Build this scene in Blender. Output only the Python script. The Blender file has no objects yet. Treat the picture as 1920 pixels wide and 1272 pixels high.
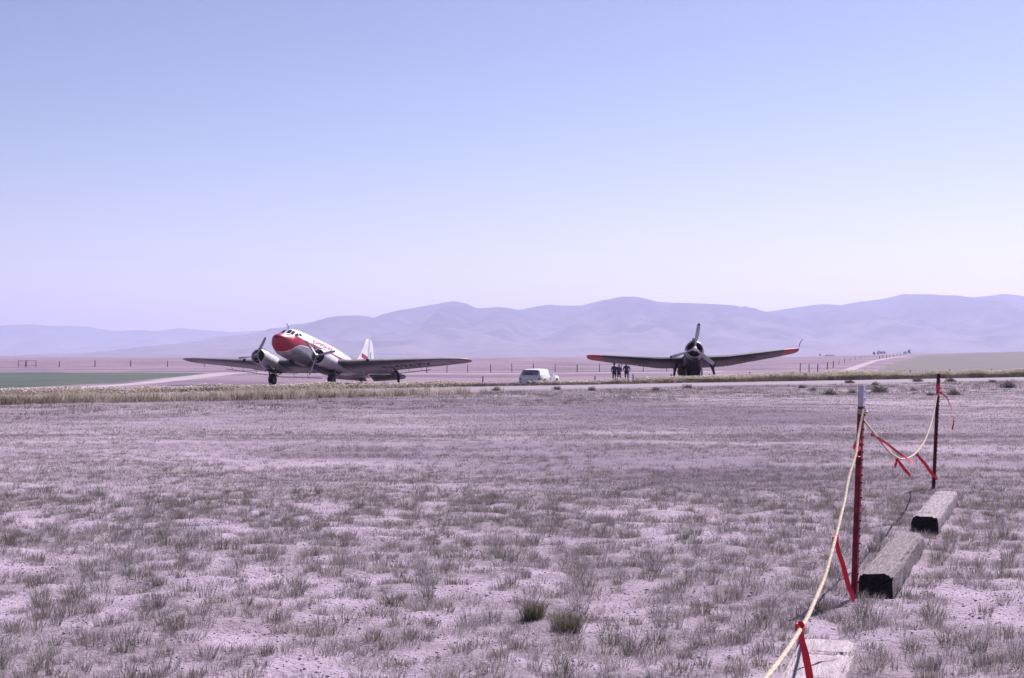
import bpy, bmesh, math, random
import numpy as np
from mathutils import Vector, Matrix
R = math.radians
random.seed(7)
rng = np.random.default_rng(11)
scn = bpy.context.scene
COL = scn.collection

# ------------------------------------------------------------------ camera, sky, sun, exposure
EYE = 1.65
FPX = 2667.0
HOR = 668.0
cam = bpy.data.objects.new('camera', bpy.data.cameras.new('camera'))
COL.objects.link(cam)
cam.data.sensor_width = 36.0
cam.data.lens = 50.0
cam.data.clip_start = 0.05
cam.data.clip_end = 90000.0
cam.location = (0, 0, EYE)
cam.rotation_euler = (R(90 + 0.687), 0, 0)
scn.camera = cam

SUN_EL, SUN_AZ = 52.0, 37.0          # azimuth measured from +Y towards +X
world = bpy.data.worlds.new('World')
scn.world = world
world.use_nodes = True
wn = world.node_tree
wn.nodes.clear()
sky = wn.nodes.new('ShaderNodeTexSky')
sky.sky_type = 'NISHITA'
sky.sun_disc = False
sky.sun_elevation = R(SUN_EL)
sky.sun_rotation = R(SUN_AZ)
sky.altitude = 1500
sky.air_density = 1.0
sky.dust_density = 1.5
sky.ozone_density = 2.5
tint = wn.nodes.new('ShaderNodeMix')
tint.data_type = 'RGBA'
tint.blend_type = 'MULTIPLY'
tint.inputs[0].default_value = 1.0
tint.inputs[7].default_value = (1.36, 0.98, 0.88, 1)
bg = wn.nodes.new('ShaderNodeBackground')
bg.inputs[1].default_value = 0.063
wo = wn.nodes.new('ShaderNodeOutputWorld')
# the film's steep contrast, applied to the whole sky alike: (sky / 8) ^ 1.45 * 8
def skymath(op, src, val):
    n = wn.nodes.new('ShaderNodeVectorMath'); n.operation = op; n.inputs[1].default_value = (val, val, val); wn.links.new(src, n.inputs[0]); return n.outputs[0]
gam = wn.nodes.new('ShaderNodeGamma'); gam.inputs[1].default_value = 1.45
wn.links.new(skymath('MULTIPLY', sky.outputs[0], 1 / 8), gam.inputs[0])
wn.links.new(skymath('MULTIPLY', gam.outputs[0], 8.0), tint.inputs[6])
wn.links.new(tint.outputs[2], bg.inputs[0])
wn.links.new(bg.outputs[0], wo.inputs[0])

sl = bpy.data.lights.new('sun', 'SUN')
sl.energy = 5.0
sl.angle = R(0.55)
sl.color = (1.0, 0.92, 0.96)
sun = bpy.data.objects.new('sun', sl)
COL.objects.link(sun)
sd = Vector((math.sin(R(SUN_AZ)) * math.cos(R(SUN_EL)), math.cos(R(SUN_AZ)) * math.cos(R(SUN_EL)), math.sin(R(SUN_EL))))
sun.rotation_euler = sd.to_track_quat('Z', 'Y').to_euler()
sun.location = (20, 40, 60)

vs = scn.view_settings
vs.view_transform = 'Standard'
vs.look = 'None'
vs.gamma = 1.0
vs.exposure = 1.1
vs.use_curve_mapping = False
scn.cycles.use_denoising = True
scn.cycles.max_bounces = 6
scn.cycles.volume_bounces = 2
scn.cycles.transparent_max_bounces = 8

# ------------------------------------------------------------------ numpy noise and terrain
def _hash(ix, iy, seed):
    n = (ix.astype(np.int64) * 374761393 + iy.astype(np.int64) * 668265263 + seed * 1442695041) & 0xFFFFFFFF
    n = ((n ^ (n >> 13)) * 1274126177) & 0xFFFFFFFF
    return ((n ^ (n >> 16)) & 0xFFFF) / 65535.0

def vnoise(x, y, seed=0):
    x = np.asarray(x, float); y = np.asarray(y, float)
    ix = np.floor(x); iy = np.floor(y)
    fx = x - ix; fy = y - iy
    fx = fx * fx * (3 - 2 * fx); fy = fy * fy * (3 - 2 * fy)
    a = _hash(ix, iy, seed); b = _hash(ix + 1, iy, seed)
    c = _hash(ix, iy + 1, seed); d = _hash(ix + 1, iy + 1, seed)
    return (a * (1 - fx) + b * fx) * (1 - fy) + (c * (1 - fx) + d * fx) * fy

def fbm(x, y, seed=0, o=4):
    s = 0; a = .5; t = 0
    for k in range(o):
        s = s + a * vnoise(x * 2 ** k, y * 2 ** k, seed + k * 17); t += a; a *= .5
    return s / t

def sstep(a, b, x):
    t = np.clip((np.asarray(x, float) - a) / (b - a), 0, 1)
    return t * t * (3 - 2 * t)

def yline(x):                      # far edge of the airfield road, seen from above
    x = np.asarray(x, float)
    return np.where(x > -20.5, 61 + .835 * (x + 20.5), 61 + .45 * (x + 20.5))

def udist(x, y):
    return (np.asarray(y, float) - yline(x)) * .77

def terr(x, y):
    x = np.asarray(x, float); y = np.asarray(y, float)
    u = udist(x, y)
    far = sstep(.5, 10, u)
    z = -(.86 - .008 * np.clip(x, -45, 60)) * far
    z = z + 6.5 * np.exp(-((x - 420) / 180) ** 2 - ((y - 950) / 420) ** 2)
    z = z + 2.2 * (fbm(x / 260, y / 260, 5, 3) - .5) * sstep(260, 900, y)
    near = 1 - sstep(40, 110, y)
    z = z + near * (.10 * (fbm(x / 3.5, y / 3.5, 3, 3) - .5) + .085 * (fbm(x / .30, y / .30, 9, 2) - .5) * (1 - sstep(14, 26, y)))
    return z

def cover(x, y):                   # how much of the ground is grassed (real bare patches)
    x = np.asarray(x, float); y = np.asarray(y, float)
    c = .36 * fbm(x / .8, y / .7, 21, 3) + .64 * fbm(x / .26, y / .25, 31, 2)
    c = c + .28 * (fbm(x / 9, y / 5, 41, 3) - .5)
    u = udist(x, y)
    c = c - .10 * sstep(-22, -17, u) * (1 - sstep(-8.5, -6.5, u))
    c = np.clip((c - .315) / .22, 0, 1)
    # mown grass from about 15 m on: nearly closed, with thin pale streaks
    mown = np.clip(.55 + 1.5 * (fbm(x / 2.6, y / .9, 43, 4) - .42) - .35 * sstep(19, 22, y) * (1 - sstep(26, 30, y)), .12, 1)
    k = sstep(11, 24, y + 9 * (fbm(x / 2.2, y / 2.2, 47, 3) - .5))
    c = c * (1 - k) + mown * k
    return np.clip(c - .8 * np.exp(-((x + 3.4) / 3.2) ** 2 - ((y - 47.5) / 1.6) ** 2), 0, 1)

def pix(px, py, d):
    """world point seen at photograph pixel (px,py) at forward distance d"""
    return Vector(((px - 960) / FPX * d, d, EYE - (py - HOR) / FPX * d))

def ground_at(px, py, d0=5.0, d1=9000.0):
    d = np.geomspace(d0, d1, 6000)
    x = (px - 960) / FPX * d
    z = EYE - (py - HOR) / FPX * d
    h = terr(x, d)
    k = np.argmax(z < h)
    return Vector((float(x[k]), float(d[k]), float(h[k])))

# ------------------------------------------------------------------ materials
def mat(name, col, rough=.7, metal=0.0, var=.15, scale=8.0, bump=0.0, bscale=40.0, col2=None, coat=0.0, spec=.3, mask=(.35, .65)):
    m = bpy.data.materials.new(name); m.use_nodes = True
    nt = m.node_tree; N = nt.nodes; L = nt.links
    b = N['Principled BSDF']
    b.inputs['Roughness'].default_value = rough
    b.inputs['Metallic'].default_value = metal
    b.inputs['Coat Weight'].default_value = coat
    b.inputs['Specular IOR Level'].default_value = spec
    tc = N.new('ShaderNodeTexCoord')
    n = N.new('ShaderNodeTexNoise'); n.inputs['Scale'].default_value = scale; n.inputs['Detail'].default_value = 5
    L.new(tc.outputs['Object'], n.inputs['Vector'])
    cr = N.new('ShaderNodeValToRGB')
    c2 = col2 if col2 else tuple(min(1, c * (1 + var)) for c in col)
    c1 = col if col2 else tuple(c * (1 - var) for c in col)
    cr.color_ramp.elements[0].color = (*c1, 1); cr.color_ramp.elements[0].position = mask[0]
    cr.color_ramp.elements[1].color = (*c2, 1); cr.color_ramp.elements[1].position = mask[1]
    L.new(n.outputs['Fac'], cr.inputs['Fac'])
    L.new(cr.outputs['Color'], b.inputs['Base Color'])
    if bump:
        n2 = N.new('ShaderNodeTexNoise'); n2.inputs['Scale'].default_value = bscale; n2.inputs['Detail'].default_value = 6
        L.new(tc.outputs['Object'], n2.inputs['Vector'])
        bp = N.new('ShaderNodeBump'); bp.inputs['Strength'].default_value = bump; bp.inputs['Distance'].default_value = .02
        L.new(n2.outputs['Fac'], bp.inputs['Height']); L.new(bp.outputs['Normal'], b.inputs['Normal'])
    return m

def leafmat(name, attr='tint', trans=.3, rough=.8):
    m = bpy.data.materials.new(name); m.use_nodes = True
    nt = m.node_tree; N = nt.nodes; L = nt.links
    b = N['Principled BSDF']; b.inputs['Roughness'].default_value = rough; b.inputs['Specular IOR Level'].default_value = .15
    a = N.new('ShaderNodeAttribute'); a.attribute_name = attr
    tr = N.new('ShaderNodeBsdfTranslucent'); mx = N.new('ShaderNodeMixShader'); mx.inputs[0].default_value = trans
    L.new(a.outputs['Color'], b.inputs['Base Color']); L.new(a.outputs['Color'], tr.inputs['Color'])
    L.new(b.outputs[0], mx.inputs[1]); L.new(tr.outputs[0], mx.inputs[2])
    L.new(mx.outputs[0], N['Material Output'].inputs['Surface'])
    return m

# ------------------------------------------------------------------ mesh helpers
def link(o, parent=None, label=None, cat=None, group=None, kind=None):
    COL.objects.link(o)
    if parent is not None: o.parent = parent
    if label: o['label'] = label
    if cat: o['category'] = cat
    if group: o['group'] = group
    if kind: o['kind'] = kind
    return o

def empty(name, loc, label, cat, group=None, rotz=0):
    o = bpy.data.objects.new(name, None); o.empty_display_size = .3
    o.location = loc; o.rotation_euler = (0, 0, rotz)
    return link(o, None, label, cat, group)

class MB:
    off = Vector((0, 0, 0))
    def __init__(s): s.v = []; s.f = []; s.m = []; s.cm = 0
    def add(s, vs, fs):
        b = len(s.v); s.v += [tuple(p) for p in vs]
        for f in fs: s.f.append(tuple(i + b for i in f)); s.m.append(s.cm)
        return s
    def loft(s, rings, c0=True, c1=True, closed=True):
        n = len(rings[0]); vs = [p for r in rings for p in r]; fs = []
        for i in range(len(rings) - 1):
            for j in range(n if closed else n - 1):
                k = (j + 1) % n
                fs.append((i * n + j, i * n + k, (i + 1) * n + k, (i + 1) * n + j))
        if c0: fs.append(tuple(range(n))[::-1])
        if c1: fs.append(tuple((len(rings) - 1) * n + j for j in range(n)))
        return s.add(vs, fs)
    def tube(s, path, r, n=8, cap=True, flat=1.0):
        path = [Vector(p) for p in path]; rings = []; pu = None
        for i, p in enumerate(path):
            t = (path[min(i + 1, len(path) - 1)] - path[max(i - 1, 0)]).normalized()
            if pu is None: pu = Vector((0, 0, 1)) if abs(t.z) < .9 else Vector((1, 0, 0))
            u = (pu - t * pu.dot(t)).normalized(); pu = u; w = t.cross(u)
            rr = r[i] if hasattr(r, '__len__') else r
            rings.append([p + u * (rr * math.cos(a)) + w * (rr * flat * math.sin(a)) for a in [2 * math.pi * k / n for k in range(n)]])
        return s.loft(rings, cap, cap)
    def lathe(s, prof, origin, axis, n=24, caps=True):
        """prof: (along, radius) pairs about axis"""
        ax = Vector(axis).normalized(); u = ax.orthogonal().normalized(); w = ax.cross(u); o = Vector(origin)
        rings = [[o + ax * a + (u * math.cos(t) + w * math.sin(t)) * max(r, .001) for t in [2 * math.pi * k / n for k in range(n)]] for a, r in prof]
        return s.loft(rings, caps, caps)
    def box(s, c, d, rot=None):
        c = Vector(c); vs = []
        for x in (-.5, .5):
            for y in (-.5, .5):
                for z in (-.5, .5):
                    p = Vector((x * d[0], y * d[1], z * d[2]))
                    vs.append(c + (rot @ p if rot else p))
        return s.add(vs, [(0, 1, 3, 2), (4, 6, 7, 5), (0, 4, 5, 1), (2, 3, 7, 6), (0, 2, 6, 4), (1, 5, 7, 3)])
    def grid(s, fn, nu, nv):
        vs = [fn(i / nu, j / nv) for i in range(nu + 1) for j in range(nv + 1)]
        fs = [(i * (nv + 1) + j, (i + 1) * (nv + 1) + j, (i + 1) * (nv + 1) + j + 1, i * (nv + 1) + j + 1) for i in range(nu) for j in range(nv)]
        return s.add(vs, fs)
    def build(s, name, m, parent=None, smooth=True, bevel=0, auto=35, **kw):
        me = bpy.data.meshes.new(name)
        o3 = MB.off
        me.from_pydata([(p[0] - o3.x, p[1] - o3.y, p[2] - o3.z) for p in s.v] if parent is not None else s.v, [], s.f)
        ms = m if isinstance(m, (list, tuple)) else [m]
        for x in ms: me.materials.append(x)
        if len(ms) > 1:
            me.polygons.foreach_set('material_index', s.m)
        bm = bmesh.new(); bm.from_mesh(me)
        if bevel:
            bmesh.ops.bevel(bm, geom=[e for e in bm.edges if e.is_manifold and e.calc_face_angle(0) > .5], offset=bevel, segments=2, affect='EDGES', profile=.6)
        bmesh.ops.recalc_face_normals(bm, faces=bm.faces)
        bm.to_mesh(me); bm.free()
        if smooth:
            me.polygons.foreach_set('use_smooth', [True] * len(me.polygons))
            me.set_sharp_from_angle(angle=R(auto))
        o = bpy.data.objects.new(name, me)
        return link(o, parent, **kw)

def npmesh(name, V, F, m, colors=None, smooth=False, parent=None, **kw):
    """V (n,3), F (k,3) or (k,4) integer arrays; colours per vertex"""
    me = bpy.data.meshes.new(name)
    n, k, c = len(V), len(F), F.shape[1]
    me.vertices.add(n); me.vertices.foreach_set('co', np.asarray(V, np.float32).ravel())
    me.loops.add(k * c); me.loops.foreach_set('vertex_index', np.asarray(F, np.int32).ravel())
    me.polygons.add(k); me.polygons.foreach_set('loop_start', np.arange(0, k * c, c, dtype=np.int32))
    if colors is not None:
        a = me.attributes.new('tint', 'FLOAT_COLOR', 'POINT')
        a.data.foreach_set('color', np.c_[colors, np.ones(n)].astype(np.float32).ravel())
    me.update(calc_edges=True); me.validate()
    if smooth: me.polygons.foreach_set('use_smooth', np.ones(k, bool))
    me.materials.append(m)
    o = bpy.data.objects.new(name, me)
    return link(o, parent, **kw)

def gridfaces(nx, ny):
    i = np.arange(nx - 1)[:, None]; j = np.arange(ny - 1)[None, :]
    a = (i * ny + j).ravel()
    return np.c_[a, a + ny, a + ny + 1, a + 1]

def pchip(xs, ys, x):
    xs = np.asarray(xs, float); ys = np.asarray(ys, float); x = np.asarray(x, float)
    h = np.diff(xs); d = np.diff(ys) / h
    m = np.zeros(len(xs)); m[0] = d[0]; m[-1] = d[-1]
    for i in range(1, len(xs) - 1):
        m[i] = 0 if d[i - 1] * d[i] <= 0 else 2 * d[i - 1] * d[i] / (d[i - 1] + d[i])
    k = np.clip(np.searchsorted(xs, x) - 1, 0, len(xs) - 2)
    t = (x - xs[k]) / h[k]
    return (2 * t**3 - 3 * t**2 + 1) * ys[k] + (t**3 - 2 * t**2 + t) * h[k] * m[k] + (-2 * t**3 + 3 * t**2) * ys[k + 1] + (t**3 - t**2) * h[k] * m[k + 1]

# ------------------------------------------------------------------ ground
def ground_material():
    m = bpy.data.materials.new('prairie_ground'); m.use_nodes = True
    nt = m.node_tree; N = nt.nodes; L = nt.links; b = N['Principled BSDF']
    b.inputs['Roughness'].default_value = .95; b.inputs['Specular IOR Level'].default_value = .1
    at = N.new('ShaderNodeAttribute'); at.attribute_name = 'tint'
    geo = N.new('ShaderNodeNewGeometry')
    def noise(sc, det, ax=(1, 1, 1)):
        mp = N.new('ShaderNodeMapping'); mp.inputs['Scale'].default_value = ax
        L.new(geo.outputs['Position'], mp.inputs['Vector'])
        n = N.new('ShaderNodeTexNoise'); n.inputs['Scale'].default_value = sc; n.inputs['Detail'].default_value = det
        n.inputs['Roughness'].default_value = .62
        L.new(mp.outputs[0], n.inputs['Vector']); return n
    def over(prev, fac_node, lo, hi, colour, mode='MIX', k=1.0):
        cr = N.new('ShaderNodeValToRGB'); cr.color_ramp.elements[0].position = lo; cr.color_ramp.elements[1].position = hi
        cr.color_ramp.elements[1].color = (k, k, k, 1)
        L.new(fac_node.outputs['Fac'], cr.inputs[0])
        x = N.new('ShaderNodeMix'); x.data_type = 'RGBA'; x.blend_type = mode
        L.new(cr.outputs[0], x.inputs[0]); L.new(prev, x.inputs[6]); x.inputs[7].default_value = (*colour, 1)
        return x.outputs[2]
    c = over(at.outputs['Color'], noise(70, 6), .46, .66, (.105, .085, .10), k=.65)     # litter and dead stems
    c = over(c, noise(38, 8), .52, .70, (.46, .385, .455), k=.6)                           # crusted pale soil
    c = over(c, noise(.35, 7, (1, 2.2, 1)), .48, .66, (.175, .138, .145), k=.35)            # drier and greener drifts
    c = over(c, noise(.028, 9, (1, 1.3, 1)), .46, .56, (.095, .07, .105), k=.75)            # brush on the far plain
    L.new(c, b.inputs['Base Color'])
    bp = N.new('ShaderNodeBump'); bp.inputs['Strength'].default_value = .75; bp.inputs['Distance'].default_value = .05
    L.new(noise(22, 10).outputs['Fac'], bp.inputs['Height']); L.new(bp.outputs['Normal'], b.inputs['Normal'])
    return m

def axis(core_lo, core_hi, step, end_lo, end_hi, g=1.075):
    v = list(np.arange(core_lo, core_hi, step)); s = step
    hi = [v[-1]]
    while hi[-1] < end_hi: s *= g; hi.append(hi[-1] + s)
    s = step; lo = [v[0]]
    while lo[-1] > end_lo: s *= g; lo.append(lo[-1] - s)
    return np.array(lo[::-1][:-1] + v + hi[1:])

gx = axis(-6.0, 6.0, .075, -24000, 24000, 1.06)
gy = axis(4.6, 15.0, .075, -2500, 24000, 1.028)
GX, GY = np.meshgrid(gx, gy, indexing='ij')
GZ = terr(GX, GY)
SOIL = np.array((.325, .264, .335)); COVER = np.array((.21, .172, .207)); FARC = np.array((.192, .138, .185)); SHOUL = np.array((.165, .132, .15))
cv = cover(GX, GY)[..., None]
col = SOIL * (1 - cv) + COVER * cv
u_ = udist(GX, GY)
sh = (sstep(-20, -16, u_) * (1 - sstep(2, 6, u_)))[..., None]
col = col * (1 - .6 * sh) + SHOUL * .6 * sh
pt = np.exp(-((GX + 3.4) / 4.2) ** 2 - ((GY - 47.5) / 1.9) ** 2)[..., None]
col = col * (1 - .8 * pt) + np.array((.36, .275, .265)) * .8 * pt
fr = sstep(4, 14, u_)[..., None]
band = (fbm(GX / 90, GY / 45, 61, 3))[..., None]
farcol = FARC * (.82 + .36 * band)
col = col * (1 - fr) + farcol * fr
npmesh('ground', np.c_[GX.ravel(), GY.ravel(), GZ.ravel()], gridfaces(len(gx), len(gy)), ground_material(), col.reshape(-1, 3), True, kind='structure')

def gz(x, y):
    """height of the ground sheet itself"""
    x = np.asarray(x, float); y = np.asarray(y, float)
    i = np.clip(np.searchsorted(gx, x) - 1, 0, len(gx) - 2); j = np.clip(np.searchsorted(gy, y) - 1, 0, len(gy) - 2)
    fx = (x - gx[i]) / (gx[i + 1] - gx[i]); fy = (y - gy[j]) / (gy[j + 1] - gy[j])
    return (GZ[i, j] * (1 - fx) + GZ[i + 1, j] * fx) * (1 - fy) + (GZ[i, j + 1] * (1 - fx) + GZ[i + 1, j + 1] * fx) * fy

def drape(name, left, right, m, lift=.02, n=120, across=6, **kw):
    """a strip between two plan polylines laid on the ground"""
    def res(P):
        P = np.array([(p[0], p[1]) for p in P], float); t = np.linspace(0, 1, len(P)); q = np.linspace(0, 1, n)
        return np.c_[pchip(t, P[:, 0], q), pchip(t, P[:, 1], q)]
    A, B = res(left), res(right)
    w = np.linspace(0, 1, across)
    X = A[:, None, 0] * (1 - w) + B[:, None, 0] * w; Y = A[:, None, 1] * (1 - w) + B[:, None, 1] * w
    ed = (fbm(X / 1.7, Y / 1.7, 77, 3) - .5)
    Y = Y + ed * np.where((w == 0) | (w == 1), .7, 0)[None, :] * kw.pop('ragged', 1.0)
    Z = gz(X, Y) + np.where((w == 0) | (w == 1), -.03, lift)[None, :]
    return npmesh(name, np.c_[X.ravel(), Y.ravel(), Z.ravel()], gridfaces(n, across), m, None, True, **kw)

M_road = mat('worn_asphalt', (.155, .128, .155), .9, var=.2, scale=.6, bump=.4, bscale=9, col2=(.19, .156, .185))
M_dirt = mat('pale_dirt', (.25, .204, .235), .95, var=.12, scale=.3, bump=.3, bscale=4)
M_green = mat('green_crop', (.024, .040, .034), .9, scale=.06, col2=(.05, .062, .05), bump=.5, bscale=3)
M_fallow = mat('grey_stubble', (.078, .066, .072), .95, scale=.05, col2=(.105, .088, .094), bump=.4, bscale=2)
xs = np.linspace(-70, 75, 60)
drape('road', [(x, yline(x) - 8.8) for x in xs], [(x, yline(x) - .7) for x in xs], M_road, .02, 300, 9, kind='structure')
def gpts(L): return [ground_at(a, b) for a, b in L]
# left: green field and the pale track that bounds it
far_edge = [(-160, 252), (-120, 252), (-95, 250), (-70, 246), (-54, 240)]
near_edge = [(-80, 90), (-60, 105), (-45, 120), (-42.5, 150), (-50, 232)]
drape('field', far_edge, near_edge, M_green, .03, 60, 24, kind='structure')
trk = [(-44, 92), (-41.5, 118), (-40, 140), (-44, 180), (-49, 220), (-50.5, 236), (-48, 246)]
drape('dirt_road', trk, [(p[0] + 3.2 + .03 * max(0, p[1] - 120), p[1] - 1) for p in trk], M_dirt, .05, 80, 5, kind='structure')
trk = [(-50, 246), (-42, 244), (-34, 232), (-22, 214), (0, 205), (30, 206)]
drape('dirt_road', trk, [(p[0], p[1] - 7 + .5 * i) for i, p in enumerate(trk)], M_dirt, .06, 80, 5, kind='structure')
# right: stubble field on the rise and the track climbing beside it
tl = gpts([(1440, 702), (1500, 701.5), (1545, 700), (1572, 696), (1592, 689), (1618, 681), (1645, 674), (1680, 669.5), (1705, 666.5)])
tr = gpts([(1440, 703.5), (1500, 703.2), (1560, 702.5), (1592, 698.5), (1612, 691), (1632, 683), (1655, 675.4), (1686, 670.3), (1707, 667)])
drape('dirt_road', tl, tr, M_dirt, .06, 120, 5, kind='structure', ragged=.3)
fl = gpts([(1530, 704.5), (1570, 703.6), (1602, 699), (1624, 691), (1644, 683.5), (1668, 676.5), (1698, 670.8), (1712, 667.2)])
frr = [(p[0] + 95 + 1.15 * (p[1] - 150) * .35 + 20 * i, p[1] + 6 * i) for i, p in enumerate(fl)]
drape('field', fl, frr, M_fallow, .04, 90, 30, kind='structure')

# ------------------------------------------------------------------ mountains
def mountain_material():
    m = bpy.data.materials.new('mountain_slopes'); m.use_nodes = True
    nt = m.node_tree; N = nt.nodes; L = nt.links; b = N['Principled BSDF']
    b.inputs['Roughness'].default_value = 1; b.inputs['Specular IOR Level'].default_value = 0
    geo = N.new('ShaderNodeNewGeometry'); sp = N.new('ShaderNodeSeparateXYZ'); L.new(geo.outputs['Position'], sp.inputs[0])
    n = N.new('ShaderNodeTexNoise'); n.inputs['Scale'].default_value = .0028; n.inputs['Detail'].default_value = 9; n.inputs['Roughness'].default_value = .6
    L.new(geo.outputs['Position'], n.inputs['Vector'])
    ad = N.new('ShaderNodeMath'); ad.operation = 'MULTIPLY_ADD'; ad.inputs[1].default_value = .0011; L.new(sp.outputs['Z'], ad.inputs[0]); L.new(n.outputs['Fac'], ad.inputs[2])
    cr = N.new('ShaderNodeValToRGB')
    e = cr.color_ramp.elements; e[0].position = .45; e[0].color = (.15, .125, .13, 1); e[1].position = .92; e[1].color = (.015, .017, .02, 1)
    x = e.new(.62); x.color = (.115, .096, .098, 1); x = e.new(.74); x.color = (.05, .048, .046, 1)
    L.new(ad.outputs[0], cr.inputs[0]); L.new(cr.outputs[0], b.inputs['Base Color'])
    return m
M_mtn = mountain_material()

def mountain(prof, Yc, depth, x0, x1, nx, ny, seed, spur, label_seed=0):
    px = np.array([p[0] for p in prof], float); py = np.array([p[1] for p in prof], float)
    X = np.linspace(x0, x1, nx)
    pxx = 960 + FPX * X / Yc
    crest = np.maximum(3, (HOR - np.interp(pxx, px, py)) / FPX * Yc + 1.65)
    crest = crest + (fbm(X / 380, X * 0, seed, 5) - .5) * 44 * np.clip(crest / 300, .2, 1)
    t = np.linspace(-.45, 1, ny)                         # 0 at the crest, 1 at the foot nearest the camera
    XX, T = np.meshgrid(X, t, indexing='ij')
    wob = (fbm(X / 1500, X * 0 + 3, seed + 5, 3) - .5) * 1100
    YY = Yc + wob[:, None] * (1 - np.clip(T, 0, 1)) - T * depth
    fall = np.where(T > 0, (1 - T) ** 1.55, (1 + T / .45) ** 1.2)
    rid = 1 - np.abs(2 * fbm(XX / spur + .35 * T, T * 1.4 + XX / 9000, seed + 9, 4) - 1) * 1.9
    mid = np.clip(T, 0, 1) * (1 - np.clip(T, 0, 1)) * 4
    Z = crest[:, None] * fall * (1 + .95 * mid * (rid - .50)) 
    Z = Z + (fbm(XX / 380, YY / 380, seed + 31, 4) - .5) * 95 * np.clip(mid + .25, 0, 1) * np.clip(crest[:, None] / 300, .1, 1)
    Z = np.minimum(Z, crest[:, None] * (1.0 - .45 * np.clip(T, 0, 1)))
    Z = Z - 6 * sstep(.9, 1, T)
    return npmesh('mountain_range', np.c_[XX.ravel(), YY.ravel(), Z.ravel()], gridfaces(nx, ny), M_mtn, None, True, kind='structure')

main = [(-300, 668), (300, 668), (330, 657), (380, 646), (440, 634), (500, 622), (560, 611), (600, 603), (640, 593), (670, 590), (700, 592), (740, 582), (790, 572), (845, 562), (872, 566), (893, 576), (935, 572), (975, 578), (1030, 569), (1060, 572), (1090, 573), (1130, 563), (1165, 556), (1185, 557), (1230, 566), (1290, 568), (1340, 576), (1375, 585), (1420, 587), (1450, 583), (1500, 574), (1530, 570), (1560, 572), (1600, 566), (1650, 562), (1690, 554), (1740, 556), (1780, 561), (1850, 553), (1900, 552), (1990, 560), (2200, 575), (2600, 590)]
leftr = [(-900, 640), (-300, 625), (-60, 616), (0, 615), (25, 609), (60, 608), (95, 610), (150, 611), (185, 617), (215, 621), (270, 620), (300, 622), (345, 617), (385, 621), (440, 622), (490, 619), (560, 630), (700, 660), (800, 668)]
mountain(main, 12500, 5200, -4200, 7800, 620, 130, 3, 620)
mountain(leftr, 20000, 5200, -14500, 400, 420, 70, 51, 1300)

# ------------------------------------------------------------------ haze
hb = MB(); hb.box((0, 11000, 360 - 5), (50500, 28000, 720 + 10))
hm = bpy.data.materials.new('haze'); hm.use_nodes = True
hm.node_tree.nodes.clear()
pv = hm.node_tree.nodes.new('ShaderNodeVolumePrincipled'); ho = hm.node_tree.nodes.new('ShaderNodeOutputMaterial')
pv.inputs['Color'].default_value = (.525, .545, .785, 1); pv.inputs['Density'].default_value = 9.3e-5; pv.inputs['Anisotropy'].default_value = .33
hm.node_tree.links.new(pv.outputs[0], ho.inputs['Volume'])
hb.build('haze', hm, None, False, kind='stuff', label='pale lavender haze over the plain', cat='haze')

#@@OBJECTS
# ------------------------------------------------------------------ the twin-engine airliner
def airframe_axes(yaw, pitch, roll=0.0):
    f = Vector((math.cos(yaw) * math.cos(pitch), math.sin(yaw) * math.cos(pitch), math.sin(pitch)))
    p = Vector((-math.sin(yaw), math.cos(yaw), 0)); u = f.cross(p)
    p2 = p * math.cos(roll) + u * math.sin(roll); u2 = f.cross(p2)
    return Matrix(((f.x, p2.x, u2.x), (f.y, p2.y, u2.y), (f.z, p2.z, u2.z)))

def airfoil(t, x0=0.0, x1=1.0, n=10, camber=.02):
    """closed loop of (x, y) between chord fractions x0 and x1, top from aft to fore and back below"""
    x = x0 + (x1 - x0) * .5 * (1 - np.cos(np.linspace(0, math.pi, n)))
    yt = 5 * t * (.2969 * np.sqrt(x) - .126 * x - .3516 * x**2 + .2843 * x**3 - .1036 * x**4)
    yc = camber * 4 * x * (1 - x)
    return [(a, b) for a, b in zip(x[::-1], (yc + yt)[::-1])] + [(a, b) for a, b in zip(x[1 if x0 == 0 else 0:], (yc - yt)[1 if x0 == 0 else 0:])]

def wing_rings(secs, x0=0.0, x1=1.0, side=1, inc=.03, drop=0.0):
    """secs: (b, le, chord, c, t); side +1 port, -1 starboard; drop hinges the piece down about x0"""
    out = []
    for b, le, ch, c, t in secs:
        ring = []
        for x, y in airfoil(t, x0, x1):
            xx = x * ch; zz = y * ch
            if drop:
                dx = xx - x0 * ch
                xx = x0 * ch + dx * math.cos(drop); zz = zz - dx * math.sin(drop)
            ring.append((-(le + xx), side * b, c + zz - xx * inc))
        out.append(ring)
    return out

def sec_at(secs, b):
    S = np.array(secs, float)
    return tuple([b] + [float(np.interp(b, S[:, 0], S[:, k])) for k in range(1, 5)])

def text_outline(body, size, bold=.0):
    cu = bpy.data.curves.new('lettering', 'FONT'); cu.body = body; cu.size = size; cu.offset = bold; cu.space_character = 1.08
    cu.resolution_u = 3
    ob = bpy.data.objects.new('lettering', cu); COL.objects.link(ob)
    dg = bpy.context.evaluated_depsgraph_get(); me = bpy.data.meshes.new_from_object(ob.evaluated_get(dg))
    bpy.data.objects.remove(ob); bpy.data.curves.remove(cu)
    bm = bmesh.new(); bm.from_mesh(me); bpy.data.meshes.remove(me)
    bmesh.ops.triangulate(bm, faces=bm.faces)
    for _ in range(2):
        e = [e for e in bm.edges if e.calc_length() > size * .3]
        if e: bmesh.ops.subdivide_edges(bm, edges=e, cuts=1); bmesh.ops.triangulate(bm, faces=bm.faces)
    vs = [(v.co.x, v.co.y) for v in bm.verts]; bm.verts.index_update()
    fs = [tuple(v.index for v in f.verts) for f in bm.faces]; bm.free()
    return vs, fs

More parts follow.
